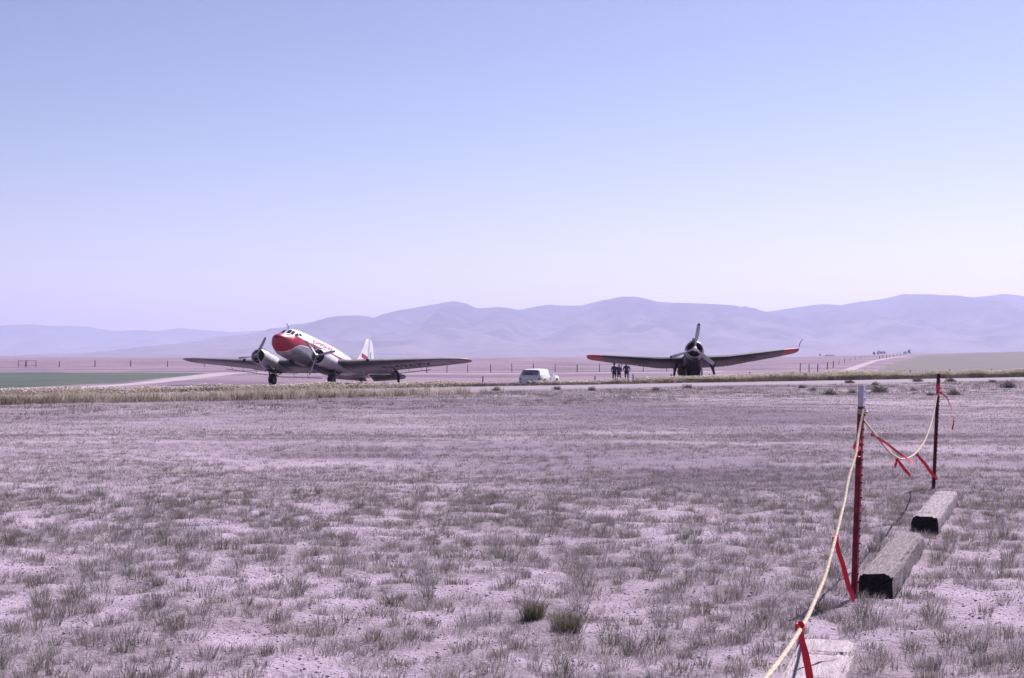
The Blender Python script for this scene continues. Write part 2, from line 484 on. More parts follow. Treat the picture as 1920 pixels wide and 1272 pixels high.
def propeller(root, hub, radius, ang0, mm, mtip=None, chord=.26, n=3, up=(0, 0, 1), spin='propeller'):
    """hub facing +x; ang0 in degrees seen from ahead, image-wise counterclockwise from the viewer's right"""
    h = MB()
    h.lathe([(-.28, .10), (-.1, .17), (.06, .17), (.14, .12), (.24, .10), (.32, .06), (.35, .01)], hub, (1, 0, 0), 16)
    ho = h.build(spin, mm[0], root)
    H = Vector(hub)
    for k in range(n):
        a = R(ang0 + 360 / n * k)
        # seen from ahead the viewer's right is +y (port), up is +z
        d = Vector((0, math.cos(a), math.sin(a))); tdir = Vector((1, 0, 0)).cross(d)
        b = MB(); rings = []
        rr = np.linspace(.12, radius, 15)
        for q, r in enumerate(rr):
            f = r / radius
            ch = chord * float(np.interp(f, [0, .12, .22, .45, .75, .92, .98, 1], [.45, .45, .62, 1, .95, .82, .66, .38]))
            th = ch * float(np.interp(f, [0, .12, .25, .5, 1], [1, .9, .4, .16, .08]))
            tw = R(float(np.interp(f, [0, .2, .6, 1], [62, 52, 32, 22])))
            cv = tdir * math.cos(tw) + Vector((1, 0, 0)) * math.sin(tw); nv = d.cross(cv)
            rings.append([H + d * r + cv * (ch * .5 * math.cos(t)) + nv * (th * .5 * math.sin(t)) for t in [2 * math.pi * j / 10 for j in range(10)]])
        b.loft(rings[:14]); b.cm = 1; b.loft(rings[13:])
        b.build('blade', [mm[1], mtip or mm[1]], ho)
    return ho

def radial_engine(root, c, r, m, mh, ncyl=9, name='engine'):
    e = MB(); C = Vector(c)
    e.lathe([(-.5, .3 * r), (-.25, .45 * r), (.0, .42 * r), (.18, .30 * r), (.3, .18 * r)], c, (1, 0, 0), 16)
    eo = e.build(name, m, root)
    for row in (0, 1):
        for k in range(ncyl):
            a = 2 * math.pi * (k + .5 * row) / ncyl; d = Vector((0, math.cos(a), math.sin(a)))
            p = C + Vector((-.08 - .28 * row, 0, 0))
            b = MB()
            prof = []
            for q in range(7):
                f = .40 + .54 * q / 6
                prof += [(r * f, .15 * r), (r * (f + .045), .125 * r)]
            b.lathe(prof, p, d, 10)
            b.build('cylinder', mh, eo)
    return eo

M_alu = mat('bare_aluminium', (.26, .25, .27), .40, .55, var=.12, scale=1.4, bump=.04, bscale=5)
M_cowl = mat('pale_cowl_paint', (.52, .51, .53), .4, .15, var=.08, scale=2)
M_alud = mat('dull_aluminium', (.22, .205, .22), .55, .3, var=.2, scale=2.2)
M_white = mat('aircraft_white', (.78, .77, .78), .35, var=.04, scale=2, coat=.15)
M_red = mat('aircraft_red', (.36, .022, .038), .35, var=.12, scale=2, coat=.2)
M_black = mat('black_rubber', (.018, .017, .02), .8, var=.3, scale=5)
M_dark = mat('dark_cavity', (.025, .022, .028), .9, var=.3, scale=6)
M_glass = mat('cockpit_glass', (.02, .025, .035), .08, var=.1, scale=2, spec=.6)
M_steel = mat('gear_steel', (.16, .15, .17), .5, .5, var=.2, scale=6)
M_blade = mat('propeller_grey', (.42, .41, .46), .45, .1, var=.12, scale=4)
M_cyl = mat('engine_cylinder', (.05, .048, .05), .6, .4, var=.3, scale=12)
M_deco = mat('marking_black', (.02, .018, .03), .6, var=.2, scale=9)

def cheatline_paint():
    m = bpy.data.materials.new('airliner_livery'); m.use_nodes = True
    nt = m.node_tree; N = nt.nodes; L = nt.links; b = N['Principled BSDF']
    tc = N.new('ShaderNodeTexCoord'); sp = N.new('ShaderNodeSeparateXYZ'); L.new(tc.outputs['Object'], sp.inputs[0])
    def mth(op, a, c):
        x = N.new('ShaderNodeMath'); x.operation = op
        for i, v in enumerate((a, c)):
            if isinstance(v, (int, float)): x.inputs[i].default_value = v
            else: L.new(v, x.inputs[i])
        return x.outputs[0]
    s = mth('SUBTRACT', -DC_OFF.x, sp.outputs['X'])           # metres aft of the nose
    z = mth('ADD', sp.outputs['Z'], DC_OFF.z)
    def curve(pts):
        r = N.new('ShaderNodeMapRange'); r.inputs['From Max'].default_value = 20; L.new(s, r.inputs['Value'])
        fc = N.new('ShaderNodeFloatCurve'); c = fc.mapping.curves[0]
        P = [(a / 20, (h + 2) / 5) for a, h in pts]
        c.points[0].location = P[0]; c.points[1].location = P[-1]
        for p in P[1:-1]: c.points.new(*p)
        for p in c.points: p.handle_type = 'AUTO_CLAMPED'
        fc.mapping.update(); L.new(r.outputs[0], fc.inputs['Value'])
        return mth('SUBTRACT', mth('MULTIPLY', fc.outputs[0], 5), 2)
    up = curve([(0, .62), (1.2, .66), (1.7, .62), (2.4, .50), (4, .46), (9, .44), (14, .55), (20, .62)])
    lo = curve([(0, -1.8), (.75, -1.3), (1.15, -.85), (1.7, -.36), (2.4, -.08), (3.4, .0), (5, .02), (9, .04), (14, .25), (20, .45)])
    lo2 = mth('SUBTRACT', lo, .09)
    def mix(f, a, c):
        x = N.new('ShaderNodeMix'); x.data_type = 'RGBA'; L.new(f, x.inputs[0])
        for i, v in ((6, a), (7, c)):
            if isinstance(v, tuple): x.inputs[i].default_value = (*v, 1)
            else: L.new(v, x.inputs[i])
        return x.outputs[2]
    n = N.new('ShaderNodeTexNoise'); n.inputs['Scale'].default_value = 1.6; n.inputs['Detail'].default_value = 6; L.new(tc.outputs['Object'], n.inputs['Vector'])
    cr = N.new('ShaderNodeValToRGB'); cr.color_ramp.elements[0].position = .35; cr.color_ramp.elements[1].position = .65
    cr.color_ramp.elements[0].color = (.40, .385, .43, 1); cr.color_ramp.elements[1].color = (.54, .52, .57, 1); L.new(n.outputs[0], cr.inputs[0])
    c = mix(mth('GREATER_THAN', z, lo2), cr.outputs[0], (.82, .80, .72))
    c = mix(mth('GREATER_THAN', z, lo), c, (.36, .022, .038))
    c = mix(mth('GREATER_THAN', z, up), c, (.80, .79, .80))
    L.new(c, b.inputs['Base Color'])
    L.new(mth('MULTIPLY', mth('LESS_THAN', z, lo2), .5), b.inputs['Metallic'])
    b.inputs['Roughness'].default_value = .36; b.inputs['Coat Weight'].default_value = .1
    return m

# body axes: x forward (nose tip at 0), y port, z up; stations are metres aft
FUS = np.array([  # station, half width, top, bottom
    (0, .04, .10, -.02), (.08, .30, .28, -.24), (.22, .48, .40, -.42), (.5, .70, .52, -.66), (.9, .90, .62, -.88), (1.30, 1.02, .70, -1.03), (1.62, 1.09, .96, -1.18), (1.95, 1.14, 1.20, -1.21),
    (2.5, 1.19, 1.33, -1.25), (3.4, 1.23, 1.40, -1.27), (5, 1.25, 1.43, -1.28), (8, 1.25, 1.43, -1.28), (10, 1.19, 1.40, -1.20), (12, 1.03, 1.30, -.98), (14, .78, 1.16, -.62), (16, .50, .98, -.20), (18, .24, .76, .18), (19.3, .05, .56, .40)])
def fus_point(s, th, lift=0.0):
    """th: 0 at the top, positive to port"""
    w = float(pchip(FUS[:, 0], FUS[:, 1], s)); t = float(pchip(FUS[:, 0], FUS[:, 2], s)); bo = float(pchip(FUS[:, 0], FUS[:, 3], s))
    zc = (t + bo) / 2; h = (t - bo) / 2; e = 2 / 2.25
    cy, cz = math.sin(th), math.cos(th)
    y = math.copysign(abs(cy) ** e, cy) * w; z = math.copysign(abs(cz) ** e, cz) * h
    n = Vector((0, cy / max(w, .05), cz / max(h, .05))).normalized()
    return Vector((-s, y, zc + z)) + n * lift
def fus_theta(s, z):
    ths = np.linspace(.02, math.pi - .02, 200)
    zs = np.array([fus_point(s, a).z for a in ths])
    return float(np.interp(-z, -zs, ths))

HUBZ, ENGY = -1.08, 2.92
GEAR = Vector((-5.3, 0, -3.15))            # mid point between the wheels, on the ground
DC_OFF = GEAR
def airliner():
    MB.off = GEAR
    Rm = airframe_axes(R(-109.5), R(12.1))
    loc = Vector((-20.1, 121.2, 3.15)) + Rm @ GEAR
    loc.z = float(terr(loc.x, loc.y)) + .0
    root = empty('propeller_airliner', loc, 'white and red twin-engine propeller airliner with silver belly, resting on its tailwheel', 'airplane')
    root.rotation_euler = Rm.to_euler()
    paint = cheatline_paint()
    N_ = 40
    st = np.unique(np.r_[np.linspace(0, .5, 9), np.linspace(.5, 2.5, 18), np.linspace(2.5, 19.3, 46)])
    f = MB(); f.loft([[fus_point(s, 2 * math.pi * k / N_) for k in range(N_)] for s in st])
    fo = f.build('fuselage', paint, root, auto=60)
    def pane(name, s0, s1, a0, a1, m, parent, lift=.012, n=4):
        b = MB(); th = .012
        b.grid(lambda u, v: fus_point(s0 + (s1 - s0) * u, a0 + (a1 - a0) * v, lift), n, n)
        return b.build(name, m, parent)
    for sd_ in (1, -1):
        pane('windshield_pane', 1.42, 1.90, sd_ * .05, sd_ * .40, M_glass, fo)
        pane('windshield_pane', 1.46, 1.94, sd_ * .45, sd_ * .72, M_glass, fo)
        pane('cockpit_window', 1.62, 2.08, sd_ * .78, sd_ * 1.04, M_glass, fo)
        pane('cockpit_window', 2.18, 2.62, sd_ * .82, sd_ * 1.06, M_glass, fo)
        for k in range(7):
            s0 = 4.55 + 1.02 * k
            a = fus_theta(s0, .40); c = fus_theta(s0, .06)
            pane('cabin_window', s0, s0 + .42, sd_ * a, sd_ * c, M_glass, fo, .01, 3)
    # nose lamp caps, cockpit roof mast, belly loop fairing
    for y in (.30, -.30):
        b = MB(); p = fus_point(.28, 0); b.lathe([(-.05, .15), (.02, .14), (.06, .09), (.075, .01)], (-.20, y, -.02), (.8, y, 0), 14)
        b.build('nose_lamp', M_white if y > 0 else M_red, fo)
    b = MB(); b.tube([(-1.9, .0, 1.15), (-1.86, .0, 1.5), (-1.55, 0, 1.62)], .035, 6); b.build('mast', M_steel, fo)
    b = MB(); b.lathe([(-.45, .02), (-.3, .14), (0, .19), (.3, .15), (.45, .02)], (-2.9, .15, -1.48), (1, 0, 0), 12); b.tube([(-2.9, .15, -1.2), (-2.9, .15, -1.4)], .05, 6)
    b.build('loop_antenna', M_dark, fo)
    for a0, s0, s1 in ((.95, 10.4, 11.9),):
        pane('cargo_door', 10.3, 12.1, .92, 1.95, paint, fo, .015, 8)
    # lettering above the stripe, both sides
    vs, fs = text_outline('JOHNSON', .62, .012)
    for sd_ in (1, -1):
        b = MB(); L0 = 4.5 if sd_ > 0 else 4.5
        wtot = max(v[0] for v in vs)
        pts = []
        for u_, v_ in vs:
            s = L0 + u_ * 1.28 if sd_ > 0 else L0 + (wtot - u_) * 1.28
            base = fus_theta(s, .62)
            pts.append(fus_point(s, sd_ * (base - v_ / 1.28), .014))
        b.add(pts, fs); b.build('lettering', M_red, fo, False)
    # ---- wings
    CEN = [(0, 4.85, 4.55, -.98, .155), (4.25, 4.95, 4.40, -.98, .15)]
    OUT = [(4.3, 4.96, 4.38, -.98, .15), (8, 6.0, 3.42, -.64, .135), (12.6, 7.28, 2.22, -.22, .115), (13.6, 7.66, 1.85, -.13, .11), (14.15, 8.0, 1.42, -.08, .10), (14.42, 8.35, .85, -.055, .09), (14.5, 8.6, .35, -.05, .08)]
    w = MB(); sec = [(-4.25, *CEN[1][1:]), (-2, *sec_at(CEN, 2)[1:]), (0, *CEN[0][1:]), (2, *sec_at(CEN, 2)[1:]), (4.25, *CEN[1][1:])]
    w.loft(wing_rings(sec, 0, .80)); wc = w.build('wing_center_section', M_alu, root)
    b = MB(); b.loft(wing_rings(sec, .806, 1.0, drop=.06)); b.build('flap', M_alud, root)
    for side in (1, -1):
        w = MB(); w.loft(wing_rings(OUT[:3], 0, .78, side)); wo_ = w.build('outer_wing', M_alu, root)
        tp = MB(); tp.loft(wing_rings(OUT[2:], 0, 1, side)); tp.build('wing_tip', M_alud, wo_)
        b = MB(); b.loft(wing_rings([sec_at(OUT, 4.34), sec_at(OUT, 7.2)], .786, 1.0, side, drop=.05)); b.build('flap', M_alud, wo_)
        b = MB(); b.loft(wing_rings([sec_at(OUT, 7.24), sec_at(OUT, 10), sec_at(OUT, 12.56)], .786, 1.0, side, drop=.03 * side)); b.build('aileron', M_alud, wo_)
        b = MB(); S = sec_at(OUT, 4.3); b.loft(wing_rings([(4.255, S[1] - .015, S[2] + .03, S[3], S[4] * 1.02), (4.295, S[1] - .015, S[2] + .03, S[3], S[4] * 1.02)], 0, .79, side)); b.build('joint_strap', M_alud, wo_)
        b = MB(); q = sec_at(OUT, 6.1); b.lathe([(0, .17), (.03, .16), (.05, .08)], (-q[1] - .02, side * 6.1, q[3] + .03), (1, 0, .1), 14); b.build('landing_light', M_glass, wo_)
        if side > 0:
            vs, fs = text_outline('N4967V', 1.5, .02)
            b = MB(); pts = []
            for u_, v_ in vs:
                bb = 6.6 + u_ * .82
                S = sec_at(OUT, bb); x = .70 - v_ * 1.05 / S[2]
                x = min(max(x, .05), .97)
                yt = 5 * S[4] * (.2969 * math.sqrt(x) - .126 * x - .3516 * x * x + .2843 * x**3 - .1036 * x**4)
                yy = .02 * 4 * x * (1 - x) - yt
                pts.append((-(S[1] + x * S[2]), bb, S[3] + yy * S[2] - x * S[2] * .03 - .012))
            b.add(pts, fs); b.build('registration', M_deco, wo_, False)
    # ---- engines, nacelles, gear
    for side, ang in ((1, 13), (-1, 67)):
        y = ENGY * side
        ne = root
        c = MB(); rc = .70
        prof = [(-2.35 - .02, .585), (-2.30, .625), (-2.33, .66), (-2.45, .69), (-2.8, .715), (-3.3, .71), (-3.65, .67)]
        prof = [(a, r) for a, r in prof]
        inner = [(-3.6, .64), (-3.0, .64), (-2.5, .61)]
        rings = prof[::-1] + [(-2.37, .585)] + inner[::-1]
        c.lathe([(a, r) for a, r in rings], (0, y, HUBZ), (1, 0, 0), 28, False)
        co = c.build('cowling', M_cowl, root, auto=50)
        b = MB(); b.lathe([(0, .005), (.02, .60)], (-3.35, y, HUBZ), (1, 0, 0), 24); b.build('firewall', M_dark, co)
        radial_engine(co, (-2.75, y, HUBZ), .60, M_cyl, M_cyl)
        propeller(co if False else root, (-2.1, y, HUBZ), 1.76, ang, (M_alu, M_blade), M_deco)
        b = MB(); b.box((-2.95, y, HUBZ + .72), (.9, .34, .16)); b.build('carburettor_scoop', M_alu, co, bevel=.05)
        b = MB(); b.tube([(-3.5, y - .35 * side, HUBZ - .60), (-4.3, y - .42 * side, HUBZ - .72), (-4.9, y - .42 * side, HUBZ - .74)], .12, 10); b.build('exhaust_pipe', M_steel, co)
        n = MB(); rings = []
        for s, w_, t_, bo in ((3.6, .60, .60, -.60), (4.2, .62, .62, -.66), (5.0, .62, .60, -.74), (6.0, .58, .50, -.74), (7.0, .50, .36, -.58), (8.2, .36, .20, -.34), (9.3, .16, .06, -.14), (9.8, .03, .0, -.05)):
            zc = HUBZ + (t_ + bo) / 2; h = (t_ - bo) / 2
            rings.append([(-s, y + w_ * math.cos(a), zc + h * math.sin(a)) for a in [2 * math.pi * k / 22 for k in range(22)]])
        n.loft(rings); n.build('nacelle', M_cowl, root, auto=60)
        b = MB(); b.box((-5.35, y, HUBZ - .735), (1.5, .74, .06)); b.build('wheel_well', M_dark, root)
        wl = Vector((-5.3, y, -3.15 + .57))
        t = MB(); t.lathe([(-.17, .33), (-.19, .45), (-.12, .545), (0, .57), (.12, .545), (.19, .45), (.17, .33)], wl, (0, 1, 0), 28)
        to = t.build('wheel', M_black, root)
        b = MB(); b.lathe([(-.185, .02), (-.18, .30), (.18, .30), (.185, .02)], wl, (0, 1, 0), 20); b.build('rim', M_steel, to)
        for k in (-1, 1):
            b = MB(); b.tube([(-5.0, y + .36 * k, HUBZ - .6), (-5.28, y + .33 * k, wl.z + .45), wl + Vector((0, .30 * k, 0))], [.075, .065, .055], 8); b.build('gear_strut', M_steel, root)
            b = MB(); b.tube([(-6.5, y + .30 * k, HUBZ - .55), (-5.4, y + .31 * k, wl.z + .35)], .045, 6); b.build('gear_brace', M_steel, root)
        b = MB(); b.tube([(-5.22, y - .34, wl.z + .62), (-5.22, y + .34, wl.z + .62)], .04, 6); b.tube([(-5.12, y - .34, wl.z + 1.0), (-5.22, y + .34, wl.z + .62)], .03, 6); b.build('gear_crossbar', M_steel, root)
    # ---- tail
    TP = [(0.1, 15.75, 2.25, .50, .11), (1.5, 16.1, 1.85, .50, .10), (3.2, 16.6, 1.35, .50, .09), (3.9, 17.0, .98, .50, .08)]
    EL = [(0.35, 17.98, 1.45, .48, .07), (1.5, 17.93, 1.35, .48, .07), (3.2, 17.93, 1.1, .48, .06), (3.85, 17.95, .85, .48, .05), (4.1, 18.05, .45, .48, .05)]
    for side in (1, -1):
        b = MB(); b.loft(wing_rings(TP, 0, 1, side, 0)); b.build('tailplane', M_alu, root)
        b = MB(); dr = .30
        rr = []
        for bb, le, ch, cc, tt in EL:
            rr.append([(-(le + x * ch * math.cos(dr)), side * bb, cc + yy * ch - x * ch * math.sin(dr)) for x, yy in airfoil(tt, camber=0)])
        b.loft(rr); b.build('elevator', M_alud, root)
    def fin_ring(z, le, ch, t):
        return [(-(le + x * ch), yy * ch, z) for x, yy in airfoil(t, camber=0)]
    fn = MB()
    fn.loft([fin_ring(.70, 14.6, 3.5, .07), fin_ring(1.2, 15.6, 2.5, .08), fin_ring(2.0, 16.35, 1.73, .085), fin_ring(3.0, 16.98, 1.10, .09), fin_ring(3.55, 17.28, .78, .10), fin_ring(3.82, 17.55, .5, .10), fin_ring(3.93, 17.85, .2, .10)])
    fi = fn.build('fin', M_white, root)
    ru = MB()
    ru.loft([fin_ring(.30, 18.5, .95, .09), fin_ring(.8, 18.12, 1.42, .085), fin_ring(1.6, 18.12, 1.5, .08), fin_ring(2.6, 18.12, 1.32, .075), fin_ring(3.3, 18.10, 1.05, .07), fin_ring(3.75, 18.08, .78, .07), fin_ring(3.95, 18.06, .48, .07)])
    ro = ru.build('rudder', M_white, root)
    for side in (1, -1):                       # red band painted across fin and rudder
        def band(u, v):
            st = 16.62 + 1.44 * u; z = 2.10 - .10 * u + .40 * (v - .5); k = (z - 2.0)
            le = 16.35 + .63 * k; ch = 1.73 - .63 * k; x = min(max((st - le) / ch, .02), 1)
            yt = 5 * .085 * (.2969 * math.sqrt(x) - .126 * x - .3516 * x * x + .2843 * x**3 - .1036 * x**4)
            return (-st, side * (yt * ch + .012), z)
        b = MB(); b.grid(band, 10, 4)
        b.build('tail_band', M_red, fi)
        b = MB(); b.box((-18.6, side * .075, 2.3), (.05, .015, 1.0)); b.build('tail_mark', M_deco, ro, False)
    b = MB(); b.tube([(-16.9, 0, .0), (-17.0, 0, -.55)], .06, 8); b.build('tail_strut', M_steel, root)
    tw = Vector((-17.15, 0, 0)); zt = -3.15 + math.tan(R(12.1)) * (17.15 - 5.3) + .25
    b = MB(); b.lathe([(-.09, .12), (-.1, .2), (0, .25), (.1, .2), (.09, .12)], (tw.x, 0, zt), (0, 1, 0), 18); b.build('tail_wheel', M_black, root)
    b = MB(); b.tube([(-17.0, .0, -.2), (-17.1, .13, zt + .2), (-17.15, .13, zt)], .04, 6); b.tube([(-17.0, .0, -.2), (-17.1, -.13, zt + .2), (-17.15, -.13, zt)], .04, 6); b.build('tail_fork', M_steel, root)
    # ---- spray boom slung under the trailing edge
    for side in (1, -1):
        P = [(-9.45, .2 * side, -1.60), (-9.5, 4.3 * side, -1.50), (-9.55, 7.5 * side, -1.10), (-9.6, 10.4 * side, -.74)]
        b = MB(); b.tube(P, .032, 7); bo_ = b.build('spray_boom', M_steel, root)
        for y in (1.6, 3, 4.3, 5.6, 7.0, 8.4, 9.6):
            z = float(np.interp(y, [.2, 4.3, 7.5, 10.4], [-1.60, -1.50, -1.10, -.74]))
            q = MB(); q.tube([(-9.5, y * side, z), (-9.1, y * side, z + .34)], .018, 5); q.build('hanger', M_steel, bo_)
        for k in range(14):
            y = 1.6 + .64 * k; z = float(np.interp(y, [.2, 4.3, 7.5, 10.4], [-1.60, -1.50, -1.10, -.74]))
            q = MB(); q.tube([(-9.5, y * side, z), (-9.56, y * side, z - .09)], .018, 5); q.build('nozzle', M_steel, bo_)
    MB.off = Vector((0, 0, 0))
    return root

# ------------------------------------------------------------------ the single-engine bomber
M_navy = mat('bomber_paint', (.028, .023, .042), .5, var=.3, scale=1.5, coat=.1)
M_under = mat('bomber_grey', (.048, .038, .058), .5, .0, var=.2, scale=1.2)
M_bare = mat('bomber_metal', (.32, .31, .34), .4, .5, var=.2, scale=1.6)
M_tip = mat('bomber_red', (.30, .02, .035), .5, var=.15, scale=2)
M_maroon = mat('maroon_paint', (.10, .015, .03), .6, var=.3, scale=4)
def bomber():
    G = Vector((-2.7, 0, -2.45)); MB.off = G
    Rm = airframe_axes(R(-95), R(12.0), R(1.9))
    loc = Vector((13.75, 107, 2.17)) + Rm @ G
    loc.z = float(terr(loc.x, loc.y))
    root = empty('single_engine_bomber', loc, 'dark single-engine military airplane with red wing tips, parked nose towards the camera', 'airplane')
    root.rotation_euler = Rm.to_euler()
    BF = np.array([(.95, .70, .70, -.74), (1.6, .74, .78, -.90), (2.4, .76, .90, -1.15), (3.2, .78, .95, -1.32), (4.5, .78, .95, -1.36), (6, .74, .92, -1.25), (7.4, .62, .88, -.90), (9, .42, .92, -.35), (10.8, .20, .95, .0), (11.9, .05, .90, .25)])
    def bp(s, th, lift=0):
        w, t, bo = (float(pchip(BF[:, 0], BF[:, k], s)) for k in (1, 2, 3)); zc = (t + bo) / 2; h = (t - bo) / 2
        return Vector((-s, math.sin(th) * (w + lift), zc + math.cos(th) * (h + lift)))
    f = MB(); f.loft([[bp(s, 2 * math.pi * k / 32) for k in range(32)] for s in np.linspace(.95, 11.9, 44)])
    fo = f.build('fuselage', M_navy, root, auto=60)
    c = MB(); c.lathe([(-1.05, .71), (-.7, .745), (-.35, .735), (-.12, .69), (-.02, .63), (.0, .59), (-.04, .56), (-.2, .58), (-1.0, .62)], (-.25, 0, 0), (1, 0, 0), 32, False)
    co = c.build('cowling', M_bare, root, auto=50)
    b = MB(); b.lathe([(0, .005), (.02, .62)], (-1.1, 0, 0), (1, 0, 0), 28); b.build('firewall', M_dark, co)
    radial_engine(co, (-.55, 0, 0), .60, M_cyl, M_cyl, 7)
    propeller(root, (-.02, 0, 0), 1.98, 78, (M_white, M_blade), M_deco, chord=.34)
    b = MB(); b.box((-.75, 0, .80), (.9, .30, .18)); b.build('intake_scoop', M_bare, co, bevel=.06)
    b = MB(); b.box((-.7, 0, -.80), (1.0, .5, .22)); b.build('oil_cooler', M_navy, co, bevel=.08)
    for k in (1, -1):
        for j in range(2):
            b = MB(); b.tube([(-1.25, k * (.60 + .05 * j), -.38 - .10 * j), (-1.6, k * (.76 + .03 * j), -.46 - .10 * j)], .05, 7); b.build('exhaust_stub', M_bare, co)
    # canopy with frames
    def cp(s, th, lift=0):
        h = float(pchip([2.6, 3.3, 4, 6.5, 7.4], [.02, .46, .55, .52, .05], s)); w = float(pchip([2.6, 3.3, 4, 6.5, 7.4], [.22, .40, .44, .42, .2], s))
        return Vector((-s, math.sin(th) * (w + lift), .86 + math.cos(th) * (h + lift)))
    g = MB(); g.loft([[cp(s, -math.pi / 2 + math.pi * k / 16) for k in range(17)] for s in np.linspace(2.6, 7.4, 24)], False, False, False)
    cn = g.build('canopy', M_glass, root)
    for s in (2.75, 3.1, 3.6, 4.3, 5.0, 5.7, 6.4, 7.0):
        b = MB(); b.tube([cp(s, -math.pi / 2 + math.pi * k / 12, .01) for k in range(13)], .025, 5); b.build('canopy_frame', M_bare, cn)
    b = MB(); b.tube([cp(s, 0, .01) for s in np.linspace(2.7, 7.3, 12)], .025, 5); b.build('canopy_frame', M_bare, cn)
    # wings
    CE = [(0, 2.45, 3.35, -.20, .15), (2.55, 2.55, 3.15, -.16, .15)]
    OU = [(2.6, 2.56, 3.13, -.155, .15), (5, 2.95, 2.55, .14, .13), (7.0, 3.32, 2.05, .40, .11), (7.9, 3.6, 1.65, .53, .10), (8.15, 3.85, 1.25, .575, .09), (8.26, 4.1, .75, .60, .08)]
    sec = [(-2.55, *CE[1][1:]), (0, *CE[0][1:]), (2.55, *CE[1][1:])]
    b = MB(); b.loft(wing_rings(sec, 0, .79)); b.build('wing_center_section', M_under, root)
    b = MB(); b.loft(wing_rings(sec, .796, 1, drop=.05)); b.build('flap', M_under, root)
    for side in (1, -1):
        s7 = sec_at(OU, 7.0)
        b = MB(); b.loft(wing_rings(OU[:2] + [s7], 0, .78, side)); wo_ = b.build('outer_wing', M_under, root)
        b = MB(); b.loft(wing_rings([s7] + OU[3:], 0, 1, side)); b.build('wing_tip', M_tip, wo_)
        b = MB(); b.loft(wing_rings([sec_at(OU, 2.62), sec_at(OU, 4.3)], .786, 1, side, drop=.05)); b.build('flap', M_under, wo_)
        b = MB(); b.loft(wing_rings([sec_at(OU, 4.33), sec_at(OU, 5.5), sec_at(OU, 6.97)], .786, 1, side, drop=.02)); b.build('aileron', M_under, wo_)
        # dark painted-out roundel under the wing
        b = MB(); pts = [None]; fs = []
        def und(bb, x):
            S = sec_at(OU, bb); yt = 5 * S[4] * (.2969 * math.sqrt(x) - .126 * x - .3516 * x * x + .2843 * x**3 - .1036 * x**4)
            return (-(S[1] + x * S[2]), side * bb, S[3] + (.08 * x * (1 - x) - yt) * S[2] - x * S[2] * .03 - .012)
        ring = 28; pts = [und(4.15, .36)]
        for q in (.5, 1):
            for k in range(ring):
                a = 2 * math.pi * k / ring; pts.append(und(4.15 + .78 * q * math.cos(a), .36 + .26 * q * math.sin(a)))
        fs = [(0, 1 + k, 1 + (k + 1) % ring) for k in range(ring)] + [(1 + k, 1 + ring + k, 1 + ring + (k + 1) % ring, 1 + (k + 1) % ring) for k in range(ring)]
        b.add(pts, fs); b.build('roundel', M_deco, wo_)
        b = MB(); S = sec_at(OU, 2.6); b.loft(wing_rings([(2.556, S[1] - .02, S[2] + .04, S[3], S[4] * 1.04), (2.594, S[1] - .02, S[2] + .04, S[3], S[4] * 1.04)], 0, .79, side)); b.build('fold_joint', M_navy, wo_)
        if side > 0:
            b = MB(); b.tube([(-3.5, 8.18, .62), (-3.35, 8.22, .85), (-3.1, 8.42, 1.16)], .025, 6); b.build('pitot_probe', M_steel, wo_)
        # undercarriage leaning outwards
        top = Vector((-2.95, side * 1.22, -.32)); wc = Vector((-2.7, side * 1.86, -2.45 + .44))
        b = MB(); b.tube([top, top.lerp(wc, .5) + Vector((0, -.06 * side, 0)), wc + Vector((0, -.22 * side, 0))], [.12, .10, .075], 10); lg = b.build('gear_leg', M_navy, root)
        b = MB(); b.tube([top + Vector((-.1, .5 * side, .05)), top.lerp(wc, .45)], .05, 6); b.build('gear_brace', M_steel, lg)
        b = MB(); b.lathe([(-.12, .24), (-.14, .34), (-.08, .42), (0, .44), (.08, .42), (.14, .34), (.12, .24)], wc, (0, 1, 0), 26); wo2 = b.build('wheel', M_black, root)
        b = MB(); b.lathe([(-.13, .02), (-.125, .23), (.125, .23), (.13, .02)], wc, (0, 1, 0), 18); b.build('rim', M_steel, wo2)
    # belly tank between the open bomb-bay doors
    t = MB(); t.lathe([(-1.9, .05), (-1.7, .30), (-1.2, .46), (0, .52), (1.2, .46), (1.65, .28), (1.8, .04)], (-4.3, 0, -1.42), (1, 0, 0), 24); t.build('belly_tank', M_dark, root)
    for k in (1, -1):
        q = MB(); q.grid(lambda u, v: (-2.7 - 3.2 * u, k * (.62 + .05 * math.sin(v * 3.1) - .10 * v), -1.02 - .80 * v), 6, 5)
        q.grid(lambda u, v: (-2.7 - 3.2 * u, k * (.65 + .05 * math.sin(v * 3.1) - .10 * v), -1.02 - .80 * v), 6, 5); q.build('bay_door', M_navy, root)
        q = MB(); q.tube([(-2.68, k * .64, -1.0), (-2.66, k * .60, -1.4), (-2.64, k * .52, -1.84)], .03, 6); q.build('door_edge', M_bare, root)
    t = MB(); t.lathe([(-1.0, .04), (-.85, .22), (-.5, .34), (0, .38), (.5, .34), (.85, .20), (1.0, .03)], (-3.7, -.88, -.98), (1, 0, 0), 20); t.build('side_tank', M_maroon, root)
    # tail
    for side in (1, -1):
        b = MB(); b.loft(wing_rings([(.1, 9.6, 1.9, .92, .09), (2.6, 10.1, 1.35, .92, .07), (3.1, 10.4, .8, .92, .06)], 0, 1, side, 0)); b.build('tailplane', M_under, root)
    b = MB(); b.loft([[(-(le + x * ch), yy * ch, z) for x, yy in airfoil(.07, camber=0)] for z, le, ch in ((.80, 9.3, 2.8), (1.2, 10.1, 1.9), (2.1, 10.6, 1.3), (2.4, 10.9, .7))]); b.build('fin', M_navy, root)
    zt = -2.45 + math.tan(R(12)) * (10.2 - 2.7) + .2
